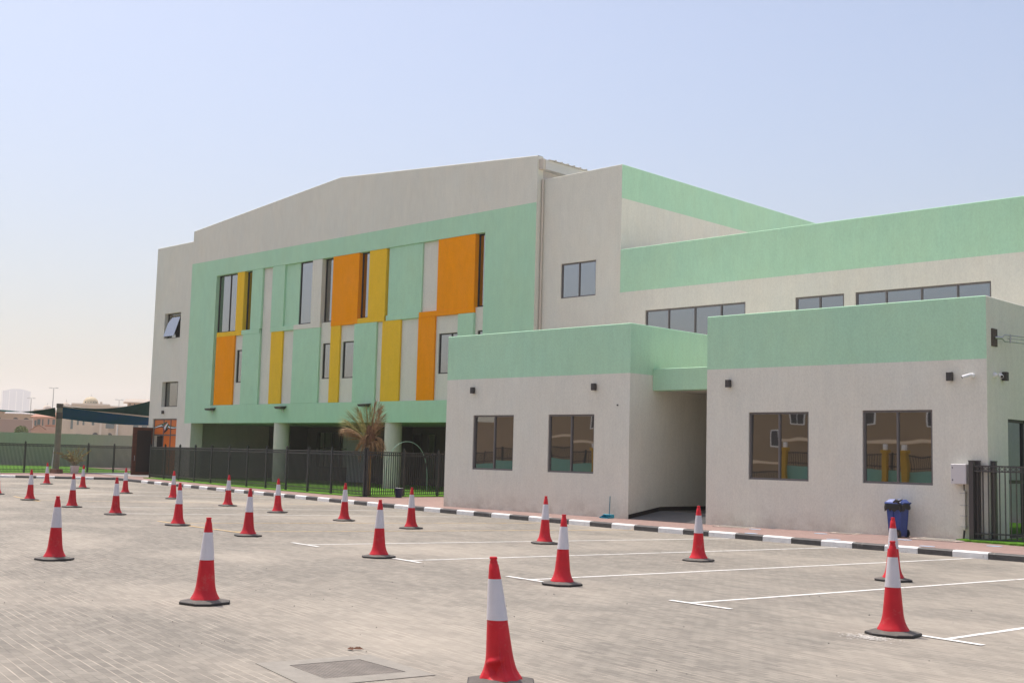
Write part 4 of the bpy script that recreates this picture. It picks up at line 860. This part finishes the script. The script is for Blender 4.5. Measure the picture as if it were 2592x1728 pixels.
for x, y, r_, l_ in C0[1:]:
    c = proto.copy(); COL.objects.link(c); c.location = (x,y,.002); c.rotation_euler = (R(rnd.uniform(-.7,.7)),R(rnd.uniform(-.7,.7)),R(r_)); c['label'] = l_
    for ch in kids: d = ch.copy(); COL.objects.link(d); d.parent = c
def dent(p, a):
    # the skirt facing the camera has been knocked in and creased: tents give sharp folds
    da = (a - R(-47) + math.pi) % (2*math.pi) - math.pi
    z = p.z; f = 0; tent = lambda v, c, w: max(0, 1-abs(v-c)/w)
    f -= .060*min(tent(z,.105+.02*(da+.4),.075), tent(da,-.42,.72))
    f += .014*tent(z,.205+.03*da,.028)*max(0,min(1,tent(da,-.30,.75)*2.2))
    if .05 < z < .40: f += .012*tent(da,.04+1.6*max(0,.20-z),.07)*min(1,(.40-z)/.12)
    f -= .022*tent(da,.42+2.0*max(0,.15-z),.30)*tent(z,.14,.10)
    f += .008*tent(da,.80,.06)*tent(z,.16,.12)
    f += .004*math.sin(9*a+30*z)*max(0,(.2-z)/.2)
    k = 1 + f/max(.03, math.hypot(p.x,p.y)); q = Vector((p.x*k, p.y*k, p.z))
    return q - Vector((.713, .701, 0))*(.09*max(0, z-.05))      # the whole cone leans to its left
fg = thing('traffic_cone', 'dented leaning red and white cone nearest the camera, cut by the bottom picture edge', 'traffic cone', (-6.60,6.69,.002), 0, CG); cone_parts(fg, dent); 

# ------------------------------------------------------------------ things lying on the paving
t = thing('manhole_cover', 'square cast iron manhole cover in a concrete surround, bottom centre', 'manhole cover', (-7.85,6.12,0))
def inset(pts, k, c=None):
    cx = sum(p[0] for p in pts)/len(pts); cy = sum(p[1] for p in pts)/len(pts); return [(cx+(x-cx)*k, cy+(y-cy)*k) for x,y in pts]
FRM = [(-8.50,5.72),(-7.42,5.45),(-7.20,6.55),(-8.27,6.74)]; CVR = [(-8.25,5.88),(-7.60,5.76),(-7.44,6.45),(-8.13,6.52)]
b = MB(); z = .006
for i in range(4):
    a,c = FRM[i],FRM[(i+1)%4]; d,e = CVR[i],CVR[(i+1)%4]; b.quad((*a,z),(*c,z),(*e,z),(*d,z)); b.quad((*a,-.01),(*c,-.01),(*c,z),(*a,z)); b.quad((*d,z),(*e,z),(*e,-.002),(*d,-.002))
b.build('surround', CONCRETE, t)
def iron(nt, b, g):
    N, L = nt.nodes, nt.links
    rot = N.new('ShaderNodeVectorRotate'); rot.rotation_type = 'Z_AXIS'; rot.inputs['Angle'].default_value = R(12); L.new(g.outputs['Position'], rot.inputs['Vector'])
    sp = N.new('ShaderNodeSeparateXYZ'); L.new(rot.outputs[0], sp.inputs[0]); o = []
    for i in (0,1):
        m = N.new('ShaderNodeMath'); m.operation = 'MULTIPLY'; m.inputs[1].default_value = 2*math.pi/.030; L.new(sp.outputs[i], m.inputs[0])
        s = N.new('ShaderNodeMath'); s.operation = 'SINE'; L.new(m.outputs[0], s.inputs[0]); o.append(s.outputs[0])
    mm = N.new('ShaderNodeMath'); mm.operation = 'MINIMUM'; L.new(o[0], mm.inputs[0]); L.new(o[1], mm.inputs[1])
    bp = N.new('ShaderNodeBump'); bp.inputs['Strength'].default_value = .9; bp.inputs['Distance'].default_value = .008; L.new(mm.outputs[0], bp.inputs['Height']); L.new(bp.outputs[0], b.inputs['Normal'])
b = MB(); ci = inset(CVR,.975); b.poly([(*p,.004) for p in ci]); 
for i in range(4): b.quad((*ci[i],-.004),(*ci[(i+1)%4],-.004),(*ci[(i+1)%4],.004),(*ci[i],.004))
b.build('cover', mat('dusty_cast_iron',(.235,.205,.175),.7,.1,.4,var=.22,vscale=(6,6,6),extra=iron), t)
for (x0,x1,y0,y1,lb_) in ((-17.75,-16.75,25.55,26.12,'small concrete inspection cover beside the right pavilion left end'),(-14.55,-13.85,25.72,26.1,'small concrete inspection cover left of the blue bin'),(-12.35,-11.25,25.35,26.1,'large concrete inspection cover between the bin and the gate post')):
    t = thing('inspection_cover', lb_, 'inspection cover', ((x0+x1)/2,(y0+y1)/2,sw_z((x0+x1)/2,(y0+y1)/2)), 0, 'covers in the pavement'); zz = max(sw_z(x0,y1),sw_z(x1,y1))+.006
    b = MB(); b.box(x0,x1,y0,y1,zz-.05,zz); b.build('surround', mat('sandy_concrete',(.55,.46,.38),.95,var=.1,vscale=(6,6,6)) if 'sandy_concrete' not in bpy.data.materials else bpy.data.materials['sandy_concrete'], t)
    b = MB(); b.box(x0+.14,x1-.14,y0+.10,y1-.10,zz-.02,zz+.008); b.build('cover', CONCRETE, t)
STK = mat('pale_blue_sticker', (.45,.58,.72), .5)
ST = [((-16.43,25.48),'wall side, left end'),((-15.56,23.97),'kerb side, left end'),((-14.55,25.38),'by the wall between the right pavilion windows'),((-13.42,23.95),'by the kerb left of the bin'),((-12.34,25.13),'by the wall just right of the bin'),((-11.26,23.95),'by the kerb below the electrical box'),((-10.33,25.1),'at right edge by the gate')]
for (x,y),l_ in ST:
    b = MB(); zz = sw_z(x,y)+.004; n = 16; b.add([(x+.17*math.cos(k*2*math.pi/n),y+.10*math.sin(k*2*math.pi/n),zz+h_) for h_ in (-.004,.002) for k in range(n)],[tuple(range(n,2*n))]+[(k,(k+1)%n,n+(k+1)%n,n+k) for k in range(n)])
    tag(b.build('floor_sticker', STK), 'pale blue floor sticker on the pink pavement, ' + l_, 'sticker', 'blue stickers on the pavement')
b = MB(); rnd = random.Random(2); x,y = -8.62,6.77
for k in range(4):
    a = rnd.uniform(0,6.28); d = Vector((math.cos(a),math.sin(a),0)); s = Vector((-d.y,d.x,0))*.018; p = Vector((x+.02*k,y+.01*k,.012)); b.add([p,p+d*.04+s+Vector((0,0,.02)),p+d*.09,p+d*.04-s],[(0,1,2,3)])
tag(b.build('dead_leaf', mat('dead_leaf',(.14,.055,.025),.8)), 'curled brown dead leaf on the paving behind the manhole', 'leaf')
PEB = mat('dark_pebble',(.07,.06,.055),.9); rnd = random.Random(31)
pm = MB()
for i in range(150):
    x = rnd.uniform(-16,-2); y = rnd.uniform(4.2,15); r_ = rnd.uniform(.003,.011)
    pm.add([(x-r_,y,0.001),(x,y-r_,.001),(x+r_*1.2,y,.001),(x,y+r_*.8,.001),(x,y,r_*1.1)],[(0,1,4),(1,2,4),(2,3,4),(3,0,4)])
tag(pm.build('gravel', PEB), 'scattered dark grit on the paving', 'grit', kind='stuff')

# ------------------------------------------------------------------ far background (each stands at its real distance)
def far(name, label, cat, az, D, group=None):
    a = R(az); return thing(name, label, cat, (math.sin(a)*D, math.cos(a)*D, 0), -a, group)
BEIGE = mat('beige_stone', (.50,.40,.30), .9, var=.08, vscale=(.5,.5,.5)); PALE = mat('pale_stone', (.62,.53,.44), .9); PINKW = mat('pink_wall', (.46,.29,.22), .9, var=.08, vscale=(.5,.5,.5)); OCHRE = mat('ochre_wall', (.50,.36,.24), .9, var=.06, vscale=(.4,.4,.4)); BROWNW = mat('brown_wall', (.33,.23,.185), .9); TILE = mat('terracotta_tiles', (.42,.21,.14), .85, var=.15, vscale=(2,2,2)); DOMEM = mat('sand_dome', (.56,.46,.30), .7); WINB = mat('far_window', (.11,.14,.14), .15); WINK = mat('dark_far_window', (.05,.045,.045), .3)
def part(t, name, mt, fn, lbl=None):
    b = MB(); fn(b); o = b.build(name, mt, t, True)
    if lbl: o['label'] = lbl
    return o
def dome(t, x, z, r, mt=DOMEM, fin=.6, y=2.5, hh=None):
    hh = hh or r*.86
    o = part(t, 'dome', mt, lambda b: b.lathe([(r*1.04,z),(r*1.04,z+.12*r)]+[(r*math.cos(q*math.pi/20),z+.12*r+hh*math.sin(q*math.pi/20)) for q in range(0,10)]+[(.01,z+.12*r+hh)],x,y,28))
    part(o, 'finial', STEEL, lambda b: (b.tube([(x,y,z+.1*r+hh),(x,y,z+.1*r+hh+fin)],.05,6), b.lathe([(.01,z+.1*r+hh+fin*.3),(.12,z+.1*r+hh+fin*.45),(.01,z+.1*r+hh+fin*.6)],x,y,8)))
    return o
V = far('villa', 'pale domed villa rising over the boundary wall, behind the blue sail', 'house', -63.3, 300)
part(V,'wall',BEIGE,lambda b:(b.box(-9.9,10.9,0,12,0,11.3),b.box(-7.5,.95,-.3,0,0,11.55)))
part(V,'parapet',PALE,lambda b:(b.box(-7.7,1.0,-.4,12,11.55,11.95),b.box(1.0,11,-.15,12,11.3,11.6),b.box(-10,-7.7,-.15,12,11.3,11.5)))
for q in range(0,1): dome(V,-3.44,12.0,1.72,fin=.65)
for k in range(5):
    part(V,'window',WINB,lambda b:b.box(-4.75+k*.62,-4.55+k*.62,.78+abs(k-2)*.12,.95+abs(k-2)*.12,12.15,12.45))
part(V,'chimney',PALE,lambda b:b.box(-1.35,-.8,1,1.6,11.95,12.5))
for x0,x1,z0,z1 in ((-7.62,-7.1,5.8,8.08),(-6.25,-5.82,6.8,7.9),(-4.98,-4.56,6.82,7.85),(-2.9,-2.35,6.85,7.7),(.25,2.15,6.2,7.28),(6.53,7.69,6.64,7.15),(8.48,9.73,6.64,7.12)): part(V,'window',WINB,lambda b:b.box(x0,x1,-.36,-.302 if x1<.9 else -.01,z0,z1))
for x in (-.9,2.8): part(V,'column',PALE,lambda b:b.box(x-.24,x+.24,-.8,-.42,0,7.5))
for x in (1.2,7.15,-2.0):
    part(V,'arch',WINK,lambda b:b.poly([(x+.62*math.cos(q*math.pi/10),-.43 if x<.9 else -.02,4.55+.6*math.sin(q*math.pi/10)) for q in range(11)]+[(x-.62,-.43 if x<.9 else -.02,2.5),(x+.62,-.43 if x<.9 else -.02,2.5)]))
T2 = far('villa','small hip-roofed villa tower touching the school wing edge','house',-61.9,310)
part(T2,'wall',OCHRE,lambda b:b.box(-2.5,6,0,7,0,12.9)); part(T2,'roof',PALE,lambda b:b.add([(-3.5,-1,13.05),(7,-1,13.05),(7,8,13.05),(-3.5,8,13.05),(-2.9,.0,13.85),(6.4,.0,13.95),(6.4,7,13.95),(-2.9,7,13.85),(-3.5,-1,12.9),(7,-1,12.9),(7,8,12.9),(-3.5,8,12.9)],[(0,1,5,4),(1,2,6,5),(2,3,7,6),(3,0,4,7),(4,5,6,7),(8,9,1,0),(11,8,0,3),(8,11,10,9)]))
for x in (-1.9,-.8): part(T2,'window',WINK,lambda b:b.box(x-.15,x+.15,-.03,.0,12.3,12.7))
T3 = far('mosque','low building with two small pointed domes behind the olive post','building',-65.3,330)
part(T3,'wall',PALE,lambda b:b.box(-6,4,0,8,0,11.0)); dome(T3,-2.75,11.0,1.15,PALE,.55,1.5,1.1); dome(T3,1.75,11.9,1.05,PALE,.8,1.5,1.1)
part(T3,'wall',PALE,lambda b:b.box(.6,3,.3,3,11.0,11.95))
RH = far('villa','reddish villa with tiled roof and arched windows left of the olive post','house',-65.9,200)
part(RH,'wall',PINKW,lambda b:(b.box(-1.55,2.7,0,8,0,6.2))); part(RH,'roof',TILE,lambda b:b.add([(-1.95,-.5,6.2),(3,-.5,6.2),(3,8.5,6.2),(-1.95,8.5,6.2),(-.6,3,7.0),(1.8,3,7.0)],[(0,1,5,4),(1,2,5),(2,3,4,5),(3,0,4),(3,2,1,0)]))
for x0,x1,z0,z1 in ((-1.32,-1.02,4.8,5.65),(-.9,-.47,4.95,5.85),(-.2,-.02,4.85,5.85),(.62,.85,4.98,5.9),(1.3,1.68,4.9,5.85),(2.2,2.5,4.9,5.8)): part(RH,'window',WINB,lambda b:b.box(x0,x1,-.06,-.005,z0,z1))
GH = far('small_house','low gabled pink house below the reddish villa, at the wall top','house',-66.0,150)
part(GH,'wall',PINKW,lambda b:(b.box(-1.0,1.75,0,4,0,3.6),b.poly([(-1.0,0,3.6),(.5,0,3.6),(-.25,0,4.1)])))
part(GH,'roof',TILE,lambda b:(b.quad((-1.15,-.2,3.55),(-.25,-.2,4.2),(-.25,4,4.2),(-1.15,4,3.55)),b.quad((-.25,-.2,4.2),(.65,-.2,3.6),(.65,4,3.6),(-.25,4,4.2)),b.box(.5,1.8,-.02,4,4.02,4.2)))
OH = far('villa','long ochre villa with arched windows behind a brown wall, far left','house',-67.0,230)
part(OH,'wall',OCHRE,lambda b:(b.box(-16,-2.2,0,10,0,7.75),b.box(-2.2,2.6,0,10,0,7.3)))
part(OH,'roof',TILE,lambda b:b.add([(-16.4,-.4,7.75),(-2.0,-.4,7.75),(-2.0,10,7.75),(-16.4,10,7.75),(-15,4,8.05),(-3.5,4,8.05)],[(0,1,5,4),(1,2,5),(2,3,4,5),(3,0,4)]))
for x in (-3.1,-.25,1.5,-6.5,-9.5): part(OH,'window',WINK,lambda b:b.poly([(x+.5*math.cos(q*math.pi/10),-.02,6.1+.5*math.sin(q*math.pi/10)) for q in range(11)]))
CW = far('compound_wall','brown compound wall in front of the ochre villa','wall',-67.0,222); part(CW,'wall',BROWNW,lambda b:b.box(-16,2.5,0,.3,0,6.1)); part(CW,'coping',PALE,lambda b:b.box(-16,2.5,-.05,.35,6.1,6.15))
TW = far('apartment_tower','tall pale apartment tower fading in the haze at far left','tower',-67.1,3000); TW.scale = (2.5,2.5,2.47)
part(TW,'wall',mat('tower_wall',(.20,.23,.33),.8),lambda b:(b.box(-12.3,12.5,0,16,0,51.2),b.add([(-10.6,0,51.2),(12.3,0,51.2),(12.3,14,51.2),(-10.6,14,51.2),(-3.6,0,53.2),(3.4,0,53.3),(3.4,14,53.3),(-3.6,14,53.2)],[(0,1,5,4),(1,2,6,5),(2,3,7,6),(3,0,4,7),(4,5,6,7)])))
for k in range(11): part(TW,'window_strip',mat('tower_glass',(.16,.20,.30),.3) if k == 0 else bpy.data.materials['tower_glass'],lambda b:b.box(-11.6+k*2.2,-10.5+k*2.2,-.25,-.01,2,50.5))
for k in range(5): part(TW,'pilaster',mat('tower_pilaster',(.42,.43,.48),.7) if k == 0 else bpy.data.materials['tower_pilaster'],lambda b:b.box(-12.2+k*5.95,-11.5+k*5.95,-.8,-.26,0,51.2))
def street_lamp(az, D, h, label):
    t = far('street_lamp', label, 'street lamp', az, D, 'twin-armed street lamps beyond the wall')
    part(t,'pole',STEEL,lambda b:b.tube([(0,0,0),(0,0,h)],[.13,.07],8)); part(t,'arm',STEEL,lambda b:b.tube([(-.6,0,h),(.6,0,h)],.05,6))
    for s in (-1,1): part(t,'lamp_head',STEEL,lambda b:b.box(s*.6-.3,s*.6+.3,-.12,.12,h-.05,h+.08))
street_lamp(-65.56,260,13.5,'tallest twin-armed street lamp, above the olive post'); street_lamp(-66.47,300,12.7,'twin-armed street lamp in front of the hazy tower right edge'); street_lamp(-62.73,290,12.75,'twin-armed street lamp beside the hip-roofed villa tower')
BU = far('bush','round green bush showing over the boundary wall','bush',-66.8,140)
b = MB(); rnd = random.Random(8)
for i in range(900):
    a, c = rnd.uniform(0,6.283), rnd.uniform(-1,1); rr = rnd.random()**.4; s_ = math.sqrt(1-c*c); p = Vector((.75*rr*s_*math.cos(a), .75*rr*s_*math.sin(a), 3.15+.72*rr*c)); d = Vector((rnd.uniform(-1,1),rnd.uniform(-1,1),rnd.uniform(-1,1))).normalized()*.09; e_ = d.orthogonal().normalized()*.05
    b.add([p-d,p+e_,p+d,p-e_],[(0,1,2,3)])
b.build('foliage', leafmat('bush_leaves',(.13,.17,.04),(.07,.10,.025)), BU, True)
part(BU,'stem',BARK,lambda b:b.tube([(0,0,0),(.05,0,2.9)],.08,6))
for i,(az,D,h,r_,lb_) in enumerate(((-63.05,175,3.0,.5,'low shrub'),)): pass

# ------------------------------------------------------------------ across the lot, behind the viewer: what the pavilion windows mirror
REV = plaster('opposite_green', (.22,.40,.31))
t = thing('opposite_wall','mint boundary wall with black railing mirrored in the pavilion windows','wall',(-40,-12,0))
m = MB(); m.box(-120,14,-12.3,-12,0,1.68); m.build('wall', REV, t)
m = MB()
for z in (1.86,2.5): m.box(-120,14,-12.18,-12.12,z-.03,z+.03)
x = -100
while x < 6: m.box(x-.014,x+.014,-12.165,-12.135,1.68,2.55); x += .14
ro = m.build('railing', BLACKPAINT, t)
m = MB(); x = -102
while x < 8: m.box(x-.05,x+.05,-12.2,-12.1,1.68,2.62); x += 2.4
m.build('railing_post', BLACKPAINT, t)
for x,lb_ in ((-39.2,'yellow gate pillar mirrored in the left window of the right pavilion'),(-32.75,'left one of two yellow gate pillars mirrored in the right pavilion'),(-31.7,'right one of two yellow gate pillars mirrored in the right pavilion'),(-55.4,'yellow gate pillar mirrored in the left pavilion')):
    t = thing('gate_pillar', lb_, 'pillar', (x,-11.9,0), 0, 'yellow pillars across the lot'); m = MB(); m.box(-.15,.15,-.15,.15,0,2.6); m.box(-.22,.22,-.22,.22,2.6,2.8); m.build('shaft', mat('pillar_yellow',(.50,.29,.03),.9) if 'pillar_yellow' not in bpy.data.materials else bpy.data.materials['pillar_yellow'], t, True)
    m = MB(); m.box(-.1,.1,-.1,.1,2.8,3.12); m.build('lamp', WHITEPL, t, True)
t = thing('apartment_block','beige apartment block mirrored in the pavilion windows','building',(-60,-34,0))
m = MB(); m.box(-78,6,-48,-30,0,13); m.build('wall', mat('beige_block_wall',(.25,.18,.11),.9,var=.08,vscale=(.4,.4,.4)), t)
m = MB(); m.box(-130,-79,-60,-44,0,6.3); m.box(-130,-78.9,-60,-43.9,6.3,6.6); m.build('wall', bpy.data.materials['beige_block_wall'], t)
m = MB(); m.box(-78.1,6.1,-30.02,-29.9,3.55,3.75); m.build('band', mat('cream_band',(.62,.5,.36),.9), t)
for k in range(15):
    x = -76+k*5.4
    for z in (4.9,8.6):
        m = MB(); m.box(x-.75,x+.75,-30.0,-29.94,z,z+1.35,0); m.box(x-.66,x-.03,-29.94,-29.93,z+.08,z+1.27,1); m.box(x+.03,x+.66,-29.94,-29.93,z+.08,z+1.27,1); m.build('window', [WHITEPL, WINK], t)

# ------------------------------------------------------------------ haze
hz = MB(); hz.box(-3300,300,-300,1500,-1.2,150)
HM = bpy.data.materials.new('desert_haze'); HM.use_nodes = True; N = HM.node_tree.nodes; N.remove(N['Principled BSDF'])
pvn = N.new('ShaderNodeVolumePrincipled'); pvn.inputs['Color'].default_value = (.97,.95,.93,1); pvn.inputs['Density'].default_value = .00032; pvn.inputs['Anisotropy'].default_value = .3
HM.node_tree.links.new(pvn.outputs[0], N['Material Output'].inputs['Volume'])
ho = hz.build('haze', HM); ho['kind'] = 'stuff'; ho['label'] = 'pale desert haze'; ho['category'] = 'haze'; ho.display_type = 'WIRE'
